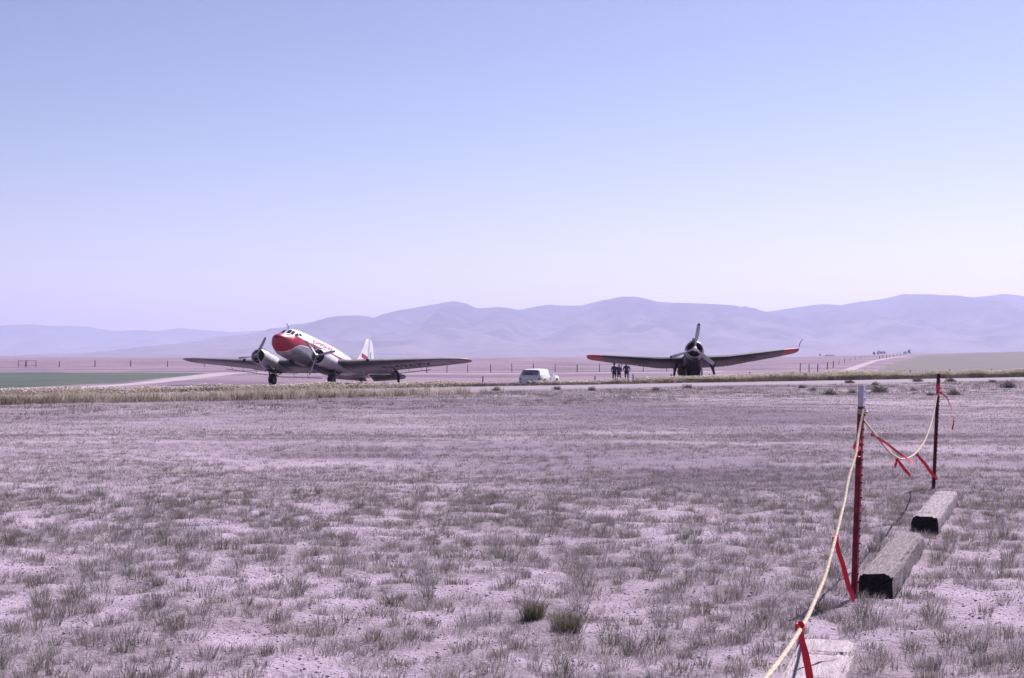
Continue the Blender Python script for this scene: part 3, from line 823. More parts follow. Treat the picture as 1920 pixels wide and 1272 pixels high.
    b = MB(); b.lathe([(-.07, .1), (-.08, .16), (0, .2), (.08, .16), (.07, .1)], (-10.2, 0, zt), (0, 1, 0), 16); tw = b.build('tail_wheel', M_black, root)
    b = MB(); b.tube([(-9.9, 0, .0), (-10.2, .1, zt)], .05, 6); b.build('tail_strut', M_steel, root)
    MB.off = Vector((0, 0, 0))
    return root

airliner()
bomber()

# ------------------------------------------------------------------ timbers, posts, rope and ribbons by the camera
def wood(name, a, b, sc):
    m = mat(name, a, .9, var=.2, scale=sc, bump=1.0, bscale=150, col2=b)
    nt = m.node_tree
    for n in nt.nodes:
        if n.type == 'TEX_NOISE':
            mp = nt.nodes.new('ShaderNodeMapping'); mp.inputs['Scale'].default_value = (1, .10, 1)
            tc = [x for x in nt.nodes if x.type == 'TEX_COORD'][0]
            nt.links.new(tc.outputs['Object'], mp.inputs['Vector']); nt.links.new(mp.outputs[0], n.inputs['Vector'])
    return m
M_tie = wood('weathered_timber', (.11, .09, .098), (.225, .183, .205), 60)
M_tie2 = wood('bleached_timber', (.17, .14, .155), (.32, .265, .295), 55)
M_tie3 = wood('sun_bleached_timber', (.29, .242, .262), (.41, .345, .375), 40)
M_endshade = mat('end_grain_shade', (.022, .018, .022), .95, var=.4, scale=30, bump=.6, bscale=50)  # end grain with its shade painted in as a near-black colour

def timber(near, far, w, h, label, m, seed, rnd=.025, splits=()):
    near = Vector(near); far = Vector(far); d = (far - near); L = d.length; ang = math.atan2(d.y, d.x) - math.pi / 2
    z0 = min(float(gz(near.x, near.y)), float(gz(far.x, far.y))) - .03
    root = empty('timber', (near.x, near.y, z0), label, 'timber', 'railroad ties along the rope', ang)
    nL, per = 90, 36
    rs = np.random.default_rng(seed)
    prof = []
    for k in range(per):
        a = 2 * math.pi * (k + .5) / per; c, s = math.cos(a), math.sin(a)
        e = 2 / 7.0 if rnd < .04 else 2 / 4.2
        prof.append((math.copysign(abs(c) ** e, c) * w / 2, math.copysign(abs(s) ** e, s) * h / 2 + h / 2))
    V = []
    for i in range(nL + 1):
        y = L * i / nL
        for k, (x, z) in enumerate(prof):
            nx, nz = x / (w / 2), (z - h / 2) / (h / 2)
            n1 = float(fbm(k * .9 + seed * 7, y * 2.2, seed, 3)) - .5
            n2 = float(fbm(k * 2.5 + seed * 3, y * 9, seed + 4, 2)) - .5
            edge = max(abs(nx), abs(nz)) > .9 and min(abs(nx), abs(nz)) > .8
            q = n1 * .016 + n2 * .016 - (.012 * abs(n2) * 4 if edge else 0)
            ex = 1 - .02 * float(i in (0, nL))
            yy = y + (n2 * .02 if i in (0, nL) else 0)
            for (sy, depth, xa, xb) in splits:
                if nz > .6 and xa < nx < xb and abs(y - sy - .02 * math.sin(nx * 4)) < L / nL * .8: q -= depth
            V.append((x * ex + nx * q * .6, yy, z + nz * q))
    b = MB(); rings = [V[i * per:(i + 1) * per] for i in range(nL + 1)]
    b.loft(rings, False, False); b.build('beam', m, root, auto=50)
    for i, nm in ((0, 'end_face'), (nL, 'end_face')):
        e = MB(); r = rings[i]; c = Vector((0, r[0][1] + (.006 if i == 0 else -.006), h / 2))
        r2 = [Vector(p).lerp(c, .5) + Vector((0, float(rs.normal(0, .004)), 0)) for p in r]
        e.add([*r, *r2, c], [(k, (k + 1) % per, per + (k + 1) % per, per + k) for k in range(per)] + [(per + k, per + (k + 1) % per, 2 * per) for k in range(per)])
        e.build(nm, M_endshade, root, False)
    return root
timber((2.50, 9.80, 0), (3.36, 12.05, 0), .235, .20, 'square-cut grey timber at the foot of the nearer, white-tipped steel post', M_tie, 3, .02)
timber((3.87, 13.35, 0), (4.85, 15.9, 0), .25, .195, 'rounded weathered timber lying at the foot of the farther steel post', M_tie2, 5, .05, ((.32, .02, -.75, .55), (2.2, .015, -.5, .6)))
timber((.98, 5.35, 0), (1.70, 7.66, 0), .30, .17, 'bleached timber half buried at the bottom edge, split across its end', M_tie3, 8, .02, ((2.06, .045, -.62, .15), (2.08, .05, .0, .7), (1.5, .012, -.2, .5)))

M_post = mat('post_oxide_red', (.19, .018, .03), .6, var=.35, scale=14, bump=.2, bscale=60)
M_post2 = mat('post_rust', (.10, .02, .03), .7, var=.4, scale=14, bump=.2, bscale=60)
M_ptip = mat('post_white_tip', (.50, .50, .60), .5, var=.1, scale=20)
M_wire = mat('fence_clip', (.10, .08, .09), .5, .6, var=.3, scale=20)
M_rope = mat('pale_rope', (.43, .36, .285), .85, var=.18, scale=30)
M_rib = mat('red_flagging', (.62, .015, .045), .45, var=.12, scale=20, coat=.1)
def tpost(base, top, label, m, tip, turn, nst, tiph=.14):
    b0 = Vector(base); b0.z = float(gz(b0.x, b0.y)) ; t = Vector(top)
    root = empty('steel_post', b0, label, 'post', 'steel posts carrying the rope', turn)
    d = t - b0; ax = Matrix.Rotation(-turn, 3, 'Z') @ d; H = ax.length; up = ax.normalized()
    def sect(z):
        c = up * z; w = .0225; th = .0045
        P = [(-w, 0), (w, 0), (w, th), (th * .6, th * 1.6), (th * .6, .042), (-th * .6, .042), (-th * .6, th * 1.6), (-w, th)]
        return [c + Vector((x, y, 0)) for x, y in P]
    zt = H - tiph if tip else H
    s = MB(); s.loft([sect(-.25), sect(.3), sect(.8), sect(zt)]); st = s.build('stem', m, root, False)
    if tip:
        s = MB(); s.loft([sect(zt + .001), sect(H)]); s.build('painted_tip', M_ptip, root, False)
    for k in range(nst):
        z = .12 + (H - .16) * k / (nst - 1)
        q = MB(); c = up * z; q.box(c + Vector((0, -.004, 0)), (.015, .012, .014)); q.build('stud', (M_ptip if tip and z > zt else m), st, False, bevel=.003)
    q = MB(); pl = up * .02; q.add([pl + Vector((-.08, .02, .0)), pl + Vector((.08, .02, .0)), pl + Vector((.05, .024, -.16)), pl + Vector((-.05, .024, -.16)), pl + Vector((-.08, .024, .0)), pl + Vector((.08, .024, .0)), pl + Vector((.05, .028, -.16)), pl + Vector((-.05, .028, -.16))], [(0, 1, 2, 3), (4, 7, 6, 5), (0, 4, 5, 1), (1, 5, 6, 2), (2, 6, 7, 3), (3, 7, 4, 0)])
    q.build('anchor_plate', m, root, False)
    for zc in ((zt - .02, zt - .06) if tip else (H - .17, H - .34)):
        q = MB(); q.tube([up * zc + Vector(p) for p in ((-.04, .03, .012), (-.028, -.006, .0), (.0, -.014, -.004), (.028, -.006, 0), (.035, .03, .008), (.06, .035, .03))], .0035, 6); q.build('wire_clip', M_wire, root)
    return root
P1b = Vector((2.356, 9.74, 0)); P1t = pix(1621, 723, 9.74)
P2b = Vector((5.29, 17.8, 0)); P2t = pix(1763, 701, 17.8)
tpost(P1b, P1t, 'dark red steel fence post with a white painted tip, nearer of the two', M_post, True, R(62), 26, .145)
tpost(P2b, P2t, 'dark rusty steel fence post without a white tip, farther of the two', M_post2, False, R(75), 26)

def spline(P, n):
    P = np.array([tuple(p) for p in P], float); t = np.r_[0, np.cumsum(np.linalg.norm(np.diff(P, axis=0), axis=1))]
    q = np.linspace(0, t[-1], n); return [Vector([float(pchip(t, P[:, k], x)) for k in range(3)]) for x in q]
# rope: behind the camera, up to the nearer post, sagging on to the farther one
P0 = Vector((.05, 1.7, 0)); A1 = Vector((2.36, 9.74, 0))
RZ = ([.2, .31, .43, .51, .60, .67, .72, .80], [.82, .72, .645, .645, .675, .715, .75, .81])
near = [Vector((2.395, 9.70, 1.28)), Vector((2.315, 9.5, 1.135)), Vector((2.225, 9.2, 1.03)), Vector((2.065, 8.72, .915))]
near += [A1.lerp(P0, t) + Vector((0, 0, float(pchip(*RZ, t)))) for t in np.linspace(.2, .8, 18)]
near += [Vector((-.2, .7, .95)), Vector((-.75, -1.0, 1.08)), Vector((-1.2, -2.6, 1.28))]
B1 = Vector((2.40, 9.80, 0)); B2 = Vector((5.31, 17.76, 0))
far_z = ([0, .14, .28, .42, .56, .70, .855, .94, 1], [1.235, 1.02, .82, .70, .665, .70, .86, 1.03, 1.205])
far = [B1.lerp(B2, t) + Vector((0, 0, float(pchip(*far_z, t)))) for t in np.linspace(0, 1, 40)]
root = empty('rope', near[-1] * 1.0, 'pale twisted rope sagging between the two steel posts', 'rope')
MB.off = near[-1].copy()
def strands(path, R0=.0085, pitch=.05):
    L = sum((path[i + 1] - path[i]).length for i in range(len(path) - 1)); n = int(L / pitch * 7)
    P = spline(path, n)
    for k in range(3):
        Q = []
        for i, p in enumerate(P):
            t = (P[min(i + 1, n - 1)] - P[max(0, i - 1)]).normalized(); u = t.cross(Vector((0, 0, 1))).normalized(); w = u.cross(t)
            a = 2 * math.pi * (i / 7 + k / 3); Q.append(p + u * (R0 * .52 * math.cos(a)) + w * (R0 * .52 * math.sin(a)))
        b = MB(); b.tube(Q, R0 * .56, 6); b.build('strand', M_rope, root)
strands(near); strands(far)
for c, axv in ((P1b.lerp(P1t, .885), (P1t - P1b)), (P2b.lerp(P2t, .85), (P2t - P2b))):
    Q = []
    axn = axv.normalized(); u = axn.orthogonal().normalized(); w = axn.cross(u)
    for i in range(27):
        a = 2 * math.pi * i / 16; Q.append(c + Vector((0, .015, 0)) + u * .029 * math.cos(a) + w * .029 * math.sin(a) + axn * (.018 * i / 16 - .03))
    b = MB(); b.tube(Q, .0085, 6); b.build('knot', M_rope, root)
MB.off = Vector((0, 0, 0))

def ribbon(pts, width, label, twist=(0, .6), fold=0.0, extra=None):
    """pts: (px, py, distance) along the ribbon"""
    P = spline([pix(*p) for p in pts], 40)
    c0 = P[0].copy()
    root = empty('ribbon', c0, label, 'ribbon', 'red flagging ribbons on the rope')
    MB.off = c0
    L = []; 
    for i, p in enumerate(P):
        f = i / 39; t = (P[min(i + 1, 39)] - P[max(0, i - 1)]).normalized()
        side = t.cross(Vector((0, 1, .15))).normalized(); nrm = side.cross(t)
        a = twist[0] + (twist[1] - twist[0]) * f + .22 * math.sin(f * 8)
        d = side * math.cos(a) + nrm * math.sin(a)
        wv = width * (.55 + .45 * min(1, f * 6)) / 2
        cu = nrm * (.18 * width * math.sin(f * 15 + width * 900)) + side * (.02 * width * math.sin(f * 23))
        L.append((p - d * wv + cu, p + cu * .4, p + d * wv + cu))
    b = MB()
    rings = [[l[0], l[1], l[2], l[2] + Vector((0, .0012, 0)), l[1] + Vector((0, .0012, 0)), l[0] + Vector((0, .0012, 0))] for l in L]
    b.loft(rings); b.build('streamer', M_rib, root)
    k = MB(); 
    Q = [c0 + Vector((.013 * math.cos(a), .013 * math.sin(a) * .6, .006 * math.sin(a * 1.5) + .013 * math.sin(a))) for a in np.linspace(0, 2 * math.pi * 1.6, 24)]
    k.tube(Q, .006, 6); k.build('knot', M_rib, root)
    MB.off = Vector((0, 0, 0))
    return root
def rope_d(py_, px_):   # distance along the near span for a pixel column
    k = (px_ - 960) / FPX; d = P0 - A1; t = (k * A1.y - A1.x) / (d.x - k * d.y); return A1.y + t * d.y
d1 = rope_d(0, 1566)
ribbon([(1566, 1011, d1), (1572, 1035, d1), (1582, 1068, d1 + .02), (1590, 1098, d1 + .03), (1600, 1128, d1 + .05)], .026, 'long red ribbon hanging from the rope just left of the nearer post', (0, .5))
d2 = rope_d(0, 1499)
ribbon([(1499, 1176, d2), (1503, 1200, d2), (1509, 1228, d2), (1516, 1262, d2 + .01), (1521, 1300, d2 + .02)], .026, 'red ribbon hanging in front of the half-buried timber at the bottom edge', (.3, -.2))
ribbon([(1609, 829, 9.54), (1602, 837, 9.50), (1611, 843, 9.5), (1605, 851, 9.5), (1610, 858, 9.52)], .055, 'short red ribbon tied in a bow on the nearer post', (0, 2.0))
ribbon([(1637, 815, 10.75), (1648, 823, 10.8), (1665, 834, 10.9), (1685, 850, 11.0), (1705, 863, 11.05), (1716, 871, 11.1)], .022, 'long thin red ribbon blown along the rope beside the nearer post', (.2, 1.1))
ribbon([(1683, 863, 12.9), (1688, 870, 12.9), (1696, 881, 12.92), (1707, 893, 12.95)], .027, 'short red ribbon at the lowest point of the rope, longer of the pair', (0, .4))
ribbon([(1682, 862, 12.9), (1680, 868, 12.9), (1677, 877, 12.9)], .025, 'short red ribbon stub pointing down at the lowest point of the rope', (.2, .3))
ribbon([(1719, 853, 14.9), (1727, 862, 14.9), (1736, 873, 14.95), (1746, 887, 15.0), (1758, 899, 15.05)], .034, 'red ribbon streaming towards the foot of the farther post', (0, .5))
ribbon([(1764, 737, 17.74), (1773, 744, 17.8), (1780, 757, 17.85), (1786, 772, 17.9), (1788, 790, 17.9), (1785, 806, 17.9)], .022, 'thin pale red ribbon curling down from the top of the farther post', (0, 2.2))
ribbon([(1760, 722, 17.72), (1758, 732, 17.7), (1760, 742, 17.7)], .045, 'small red ribbon tied round the top of the farther post', (0, .9))

# ------------------------------------------------------------------ grass
M_grass = leafmat('dry_grass', trans=.3)
def scatter(n, x0f, y0, y1, accept):
    """points uniformly spread over the wedge the camera could see, plus a margin"""
    y = np.sqrt(rng.uniform(y0 * y0, y1 * y1, n)); x = rng.uniform(-1, 1, n) * (y * x0f + 1.2)
    k = rng.uniform(0, 1, n) < accept(x, y); return x[k], y[k]

def jgrid(step, xf, y0, y1, accept):
    """evenly but irregularly spaced points over the same wedge"""
    ys = np.arange(y0, y1, step); xm = y1 * xf + 1.2; xs = np.arange(-xm, xm, step)
    X, Y = (q.ravel() for q in np.meshgrid(xs, ys)); X = X + rng.uniform(-.55, .55, X.size) * step; Y = Y + rng.uniform(-.55, .55, X.size) * step
    k = (np.abs(X) < Y * xf + 1.2) & (rng.uniform(0, 1, X.size) < accept(X, Y)); return X[k], Y[k]

def tufts(name, x, y, hmin, hmax, nb, wid, spread, pal, lean=.45, segs=2, scalefn=None, seed=1, jit=.12, **kw):
    """one mesh of many grass tufts; every blade is a bent, tapering strip"""
    r = np.random.default_rng(seed); m = len(x); B = nb
    z = gz(x, y)
    H = r.uniform(hmin, hmax, m) * (1 if scalefn is None else scalefn(x, y))
    pal = np.array(pal); pc = pal[r.integers(0, len(pal), m)] * r.uniform(.8, 1.2, (m, 1))
    big = r.uniform(.6, 1.4, m)
    a = r.uniform(0, 2 * math.pi, (m, B)); rad = np.sqrt(r.uniform(0, 1, (m, B))) * (spread * big)[:, None]
    bx = x[:, None] + np.cos(a) * rad; by = y[:, None] + np.sin(a) * rad
    out = a + r.normal(0, .7, (m, B)); ln = lean * (rad / np.maximum((spread * big)[:, None], 1e-6) * .8 + .25) * r.uniform(.4, 1.5, (m, B))
    h = H[:, None] * r.uniform(.45, 1.1, (m, B)); bz = np.repeat(z[:, None], B, 1) - .01
    wd = wid * r.uniform(.6, 1.3, (m, B))
    fa = r.uniform(0, 2 * math.pi, (m, B)); wx, wy = np.cos(fa) * wd / 2, np.sin(fa) * wd / 2
    dx, dy = np.cos(out) * ln * h, np.sin(out) * ln * h
    c = (pc[:, None, :] * r.uniform(1 - jit, 1 + jit, (m, B, 1)))
    if segs == 1:
        V = np.stack([np.stack([bx - wx, by - wy, bz], -1), np.stack([bx + wx, by + wy, bz], -1), np.stack([bx + dx, by + dy, bz + h], -1)], 2).reshape(-1, 3)
        n = m * B; F = (np.arange(n)[:, None] * 3 + np.array([0, 1, 2]))
        C = np.repeat(c.reshape(-1, 1, 3), 3, 1).reshape(-1, 3)
    else:
        mx, my, mz = bx + dx * .35, by + dy * .35, bz + h * .62
        V = np.stack([np.stack([bx - wx, by - wy, bz], -1), np.stack([bx + wx, by + wy, bz], -1), np.stack([mx + wx * .75, my + wy * .75, mz], -1), np.stack([mx - wx * .75, my - wy * .75, mz], -1), np.stack([bx + dx, by + dy, bz + h * (1 - .25 * ln**2)], -1)], 2).reshape(-1, 3)
        n = m * B; i5 = np.arange(n)[:, None] * 5
        F = np.concatenate([i5 + np.array([0, 1, 2]), i5 + np.array([0, 2, 3]), i5 + np.array([3, 2, 4])])
        C = np.repeat(c.reshape(-1, 1, 3), 5, 1).reshape(-1, 3)
    return npmesh(name, V, F, M_grass, C, **kw)

def keep_out(x, y):      # nothing grows through the timbers
    ok = np.ones_like(x)
    for (a, b, w) in (((2.50, 9.80), (3.36, 12.05), .16), ((3.87, 13.35), (4.85, 15.9), .17), ((.98, 5.35), (1.70, 7.66), .19)):
        a = np.array(a); b = np.array(b); d = b - a; t = np.clip(((x - a[0]) * d[0] + (y - a[1]) * d[1]) / (d @ d), 0, 1)
        ok = np.where(np.hypot(x - a[0] - t * d[0], y - a[1] - t * d[1]) < w, 0, ok)
    return ok
PAL = [(.225, .195, .205), (.25, .214, .22), (.20, .178, .187), (.275, .233, .243), (.22, .198, .188), (.295, .252, .267)]
PALG = [(.125, .12, .097), (.145, .136, .108), (.165, .147, .125), (.175, .145, .12)]
PALP = [(.38, .322, .37), (.34, .285, .33), (.42, .36, .41)]
DARKL = [(.09, .074, .085), (.13, .107, .117), (.07, .059, .07)]
def strip_pts0(n, u0, u1, xa, xb):
    x = rng.uniform(xa, xb, n); u = rng.uniform(u0, u1, n); y = yline(x) + u / .77
    k = rng.uniform(0, 1, n) < np.clip((fbm(x / 1.3, y / 1.6, 88, 3) - .42) * 5, 0, 1); return x[k], y[k]
def acc(p): return lambda x, y: p * cover(x, y) ** 1.3 * keep_out(x, y)
def lit(p): return lambda x, y: p * (.25 + .75 * cover(x, y)) * keep_out(x, y)
def road_off(f): return lambda x, y: f(x, y) * ((udist(x, y) < -9.3))
x, y = jgrid(.155, .40, 4.7, 16.5, lambda x, y: np.clip(.12 + 1.5 * cover(x, y), 0, 1) * keep_out(x, y) * (1 - .6 * sstep(12, 16.5, y))); tufts('grass', x, y, .045, .115, 58, .0029, .062, PAL + PALG[2:], .85, 2, None, 1, kind='stuff')
x, y = jgrid(.42, .40, 4.7, 17, acc(.75)); tufts('grass', x, y, .07, .15, 64, .003, .055, PALG, .75, 2, None, 2, kind='stuff')
x, y = jgrid(.21, .39, 13, 31, lambda x, y: np.clip(.15 + 1.2 * cover(x, y), 0, 1) * keep_out(x, y) * (1 - .75 * sstep(17, 30, y))); tufts('grass', x, y, .04, .10, 26, .0058, .075, PAL + PALG[2:], .85, 1, None, 34, kind='stuff')
x, y = scatter(4200, .39, 15, 30, lambda x, y: acc(.8)(x, y) * (1 - sstep(15, 30, y))); tufts('grass', x, y, .05, .11, 16, .007, .06, PALG + PAL[:2], .8, 1, None, 32, kind='stuff')
x, y = scatter(10000, .40, 4.6, 15, lit(1)); tufts('grass', x, y, .010, .035, 10, .0045, .12, PALP + PAL[:4], 1.9, 1, None, 3, kind='stuff')
x, y = scatter(9000, .40, 4.6, 15, lit(1)); tufts('grass', x, y, .006, .018, 7, .010, .06, DARKL, 1.6, 1, None, 33, kind='stuff')
x, y = scatter(1500, .40, 4.6, 14, lit(.5)); tufts('grass', x, y, .08, .24, 3, .0032, .05, PALP, .7, 2, None, 31, kind='stuff')
x, y = scatter(60000, .39, 14, 30, acc(1)); tufts('grass', x, y, .02, .055, 10, .0065, .085, PAL + PALG[2:], 1.2, 1, None, 4, kind='stuff')
x, y = scatter(16000, .39, 14, 30, lit(.8)); tufts('grass', x, y, .015, .04, 8, .009, .14, PALP + PAL, 1.7, 1, None, 5, kind='stuff')
x, y = scatter(62000, .385, 28, 66, road_off(acc(1))); tufts('grass', x, y, .025, .065, 7, .015, .16, PAL + PALG[2:], 1.1, 1, None, 6, kind='stuff')
x, y = scatter(16000, .385, 28, 66, road_off(lit(.6))); tufts('grass', x, y, .02, .05, 6, .018, .22, PALP, 1.5, 1, None, 7, kind='stuff')
x, y = scatter(16000, .385, 60, 104, road_off(acc(.9))); tufts('grass', x, y, .05, .10, 7, .028, .24, PAL, .9, 1, None, 8, kind='stuff')
x, y = strip_pts0(9000, -24, -9.2, -34, 46); tufts('grass', x, y, .05, .17, 9, .022, .16, PAL + PALG, .7, 1, None, 9, kind='stuff')

# two clumps that stand out in the foreground
def clump(px, py, label, h, nb, spread, seed, pal):
    g = ground_at(px, py); x = np.full(1, g.x); y = np.full(1, g.y)
    r = np.random.default_rng(seed); n = 14
    xx = g.x + r.normal(0, spread * .45, n); yy = g.y + r.normal(0, spread * .45, n)
    o = tufts('bunchgrass', xx, yy, h * .7, h, nb * 2, .0028, spread * .6, pal, .75, 2, None, seed)
    o['label'] = label; o['category'] = 'grass clump'; o['group'] = 'bunchgrass clumps in the foreground'
DG = [(.10, .098, .07), (.13, .12, .088), (.165, .145, .11)]
clump(1066, 1182, 'darkest green bunchgrass clump in the foreground, centre right', .18, 22, .085, 71, DG)
clump(1001, 1160, 'dark green bunchgrass clump just behind and left of the darkest one', .18, 20, .06, 72, DG)

# clods and pebbles on the bare soil
def clods(n, y0, y1, r0, r1, seed):
    r = np.random.default_rng(seed); x, y = scatter(n, .40, y0, y1, lambda x, y: (1.05 - cover(x, y)) * keep_out(x, y)); n = len(x)
    s_ = r.uniform(r0, r1, n) * r.uniform(.5, 1.3, n)
    O = np.array([(1, 0, 0), (-1, 0, 0), (0, 1, 0), (0, -1, 0), (0, 0, .75), (0, 0, -.6)])
    V = (np.c_[x, y, gz(x, y) + s_ * .3][:, None, :] + O[None] * s_[:, None, None] * r.uniform(.6, 1.4, (n, 6, 1))).reshape(-1, 3)
    F = np.array([(0, 2, 4), (2, 1, 4), (1, 3, 4), (3, 0, 4), (2, 0, 5), (1, 2, 5), (3, 1, 5), (0, 3, 5)])
    C = np.repeat(np.array([(.29, .237, .295), (.25, .205, .25), (.34, .28, .345)])[r.integers(0, 3, n)], 6, 0)
    npmesh('gravel', V, (np.arange(n)[:, None, None] * 6 + F[None]).reshape(-1, 3), M_clod, C, kind='stuff')
M_clod = leafmat('soil_clod', trans=0.0, rough=.95)
clods(22000, 4.6, 14, .003, .010, 301)

# ------------------------------------------------------------------ weeds along the road
def strip_pts(n, u0, u1, xa, xb, prob=None):
    x = rng.uniform(xa, xb, n); u = rng.uniform(u0, u1, n); y = yline(x) + u / .77
    if prob is not None:
        k = rng.uniform(0, 1, n) < prob(x, u); x, y = x[k], y[k]
    return x, y
WE = [(.125, .115, .09), (.11, .102, .085), (.155, .135, .11), (.18, .152, .125)]
CR = [(.66, .60, .48), (.72, .66, .56), (.60, .54, .44), (.68, .62, .56)]
TAN = [(.42, .345, .30), (.48, .40, .35), (.36, .295, .265), (.30, .25, .22)]
def clumpy(sc, thr, seed): return lambda x, u: np.clip((fbm(x / sc, u / sc + 5, seed, 3) - thr) * 6, 0, 1)
def hmod(x, y): return (.65 + .8 * fbm(x / 1.6, y / 1.6, 91, 2)) * np.where(udist(x, y) > -5, .52 + .53 * sstep(3, 22, x), 1.0)
fade = lambda x, u: 1 - sstep(-16, 1, x)
x, y = strip_pts(5200, .2, 3.4, -34, 48, lambda x, u: .35 + .65 * clumpy(2.2, .38, 92)(x, u)); tufts('weeds', x, y, .26, .46, 22, .030, .20, WE, .5, 1, hmod, 12, kind='stuff')
# the nearer bank of weeds that hides the road on the left
nb = lambda x, u: fade(x, u) * (.4 + .6 * clumpy(2.0, .36, 95)(x, u))
x, y = strip_pts(5500, -12.5, -8.9, -36, 1, nb); tufts('weeds', x, y, .16, .34, 20, .020, .17, TAN + WE, .5, 1, hmod, 13, kind='stuff')
x, y = strip_pts(5000, -11.5, -8.9, -36, -2, nb); tufts('weeds', x, y, .28, .44, 12, .022, .12, CR[:2] + TAN[:2], .4, 1, hmod, 14, kind='stuff')
# flower heads: small cream clusters on top of the weeds
def heads(x, y, h0, h1, seed, nper=9, r0=.03, pal=CR):
    r = np.random.default_rng(seed); m = len(x); z = gz(x, y); hm = hmod(x, y)
    px_ = np.repeat(x, nper) + r.normal(0, .13, m * nper); py_ = np.repeat(y, nper) + r.normal(0, .13, m * nper)
    pz_ = np.repeat(z, nper) + np.repeat(hm, nper) * r.uniform(h0, h1, m * nper)
    s = r.uniform(.6, 1.5, m * nper) * r0; n = m * nper
    O = np.array([(1, 0, 0), (-1, 0, 0), (0, 1, 0), (0, -1, 0), (0, 0, .8), (0, 0, -.8)])
    V = (np.c_[px_, py_, pz_][:, None, :] + O[None] * s[:, None, None] * r.uniform(.6, 1.4, (n, 6, 1))).reshape(-1, 3)
    F = np.array([(0, 2, 4), (2, 1, 4), (1, 3, 4), (3, 0, 4), (2, 0, 5), (1, 2, 5), (3, 1, 5), (0, 3, 5)])
    F = (np.arange(n)[:, None, None] * 6 + F[None]).reshape(-1, 3)
    C = np.repeat(np.array(pal)[r.integers(0, len(pal), n)], 6, 0)
    return npmesh('weeds', V, F, M_grass, C, kind='stuff')
rightw = lambda x, u: (.10 + 1.2 * sstep(0, 16, x)) * clumpy(1.8, .40, 96)(x, u) + .25 * (x < -2)
x, y = strip_pts(5200, .2, 3.4, -34, 48, rightw); heads(x, y, .30, .54, 15, 13, .034)
x, y = strip_pts(4200, -11.8, -8.9, -36, -3, lambda x, u: .55 * nb(x, u)); heads(x, y, .26, .44, 16, 7, .02, CR + TAN)

# ------------------------------------------------------------------ sagebrush on the bare shoulder
M_leaf = leafmat('sage_leaf', trans=.2)
def bush(loc, r_, label, seed, pal, group='sagebrush on the road shoulder', name='sagebrush', hf=.75):
    r = np.random.default_rng(seed)
    root = empty(name, loc, label, 'bush', group)
    n = 900
    d = r.normal(0, 1, (n, 3)); d /= np.linalg.norm(d, axis=1)[:, None]; d[:, 2] = np.abs(d[:, 2])
    rr = r_ * r.uniform(.2, 1.1, n) ** .8 * (.35 + 1.2 * fbm(d[:, 0] * 2.2 + seed, d[:, 1] * 2.2 + d[:, 2], seed, 2))
    c = d * rr[:, None] * np.array((1, 1, hf))
    a = r.normal(0, 1, (n, 3)); a /= np.linalg.norm(a, axis=1)[:, None]; b = np.cross(a, r.normal(0, 1, (n, 3))); b /= np.linalg.norm(b, axis=1)[:, None]
    s = r_ * r.uniform(.05, .13, n)[:, None]
    V = np.stack([c - a * s, c + b * s * .45, c + a * s, c - b * s * .45], 1).reshape(-1, 3)
    F = np.arange(n)[:, None] * 4 + np.array([0, 1, 2, 3])
    C = np.repeat(np.array(pal)[r.integers(0, len(pal), n)] * r.uniform(.75, 1.2, (n, 1)), 4, 0)
    npmesh('foliage', V, F, M_leaf, C, parent=root)
    st = MB()
    for k in range(6):
        e = d[k * 7] * r_ * .7; st.tube([(0, 0, -.03), (e[0] * .4, e[1] * .4, abs(e[2]) * .5 * hf), (e[0], e[1], abs(e[2]) * hf)], [.03 * r_ + .008, .02 * r_ + .005, .006], 5)
    st.build('stem', M_stem, root)
    return root
M_stem = mat('woody_stem', (.13, .10, .09), .9, var=.3, scale=20)
SG = [(.15, .138, .128), (.18, .162, .15), (.125, .115, .108), (.21, .185, .175)]
sage = [(1503, 728, .30), (1524, 733, .24), (1556, 741, .40), (1593, 719, .42), (1598, 738, .30), (1640, 723, .32), (1648, 736, .55), (1720, 716, .5), (1712, 733, .22), (1745, 742, .25), (1788, 741, .40), (1783, 716, .45), (1860, 718, .35), (1890, 728, .6), (1290, 728, .34), (1230, 733, .3), (1110, 733, .28), (1045, 731, .3), (930, 733, .3), (800, 735, .3), (842, 722, .38), (722, 722, .4), (555, 742, .3), (360, 747, .4)]
ORD = 'first second third fourth fifth sixth seventh eighth ninth tenth eleventh twelfth thirteenth fourteenth fifteenth sixteenth seventeenth eighteenth nineteenth twentieth'.split() + ['twenty-first', 'twenty-second', 'twenty-third', 'twenty-fourth']
for i, (a, b_, r_) in enumerate(sorted(sage, reverse=True)):
    g = ground_at(a, b_); g.z = float(gz(g.x, g.y))
    sz = 'large' if r_ > .42 else 'low' if r_ > .28 else 'small'
    bush(g, r_ * .8, sz + ' grey-green sagebrush on the bare shoulder by the road, ' + ORD[i] + ' from the right', 200 + i, SG)

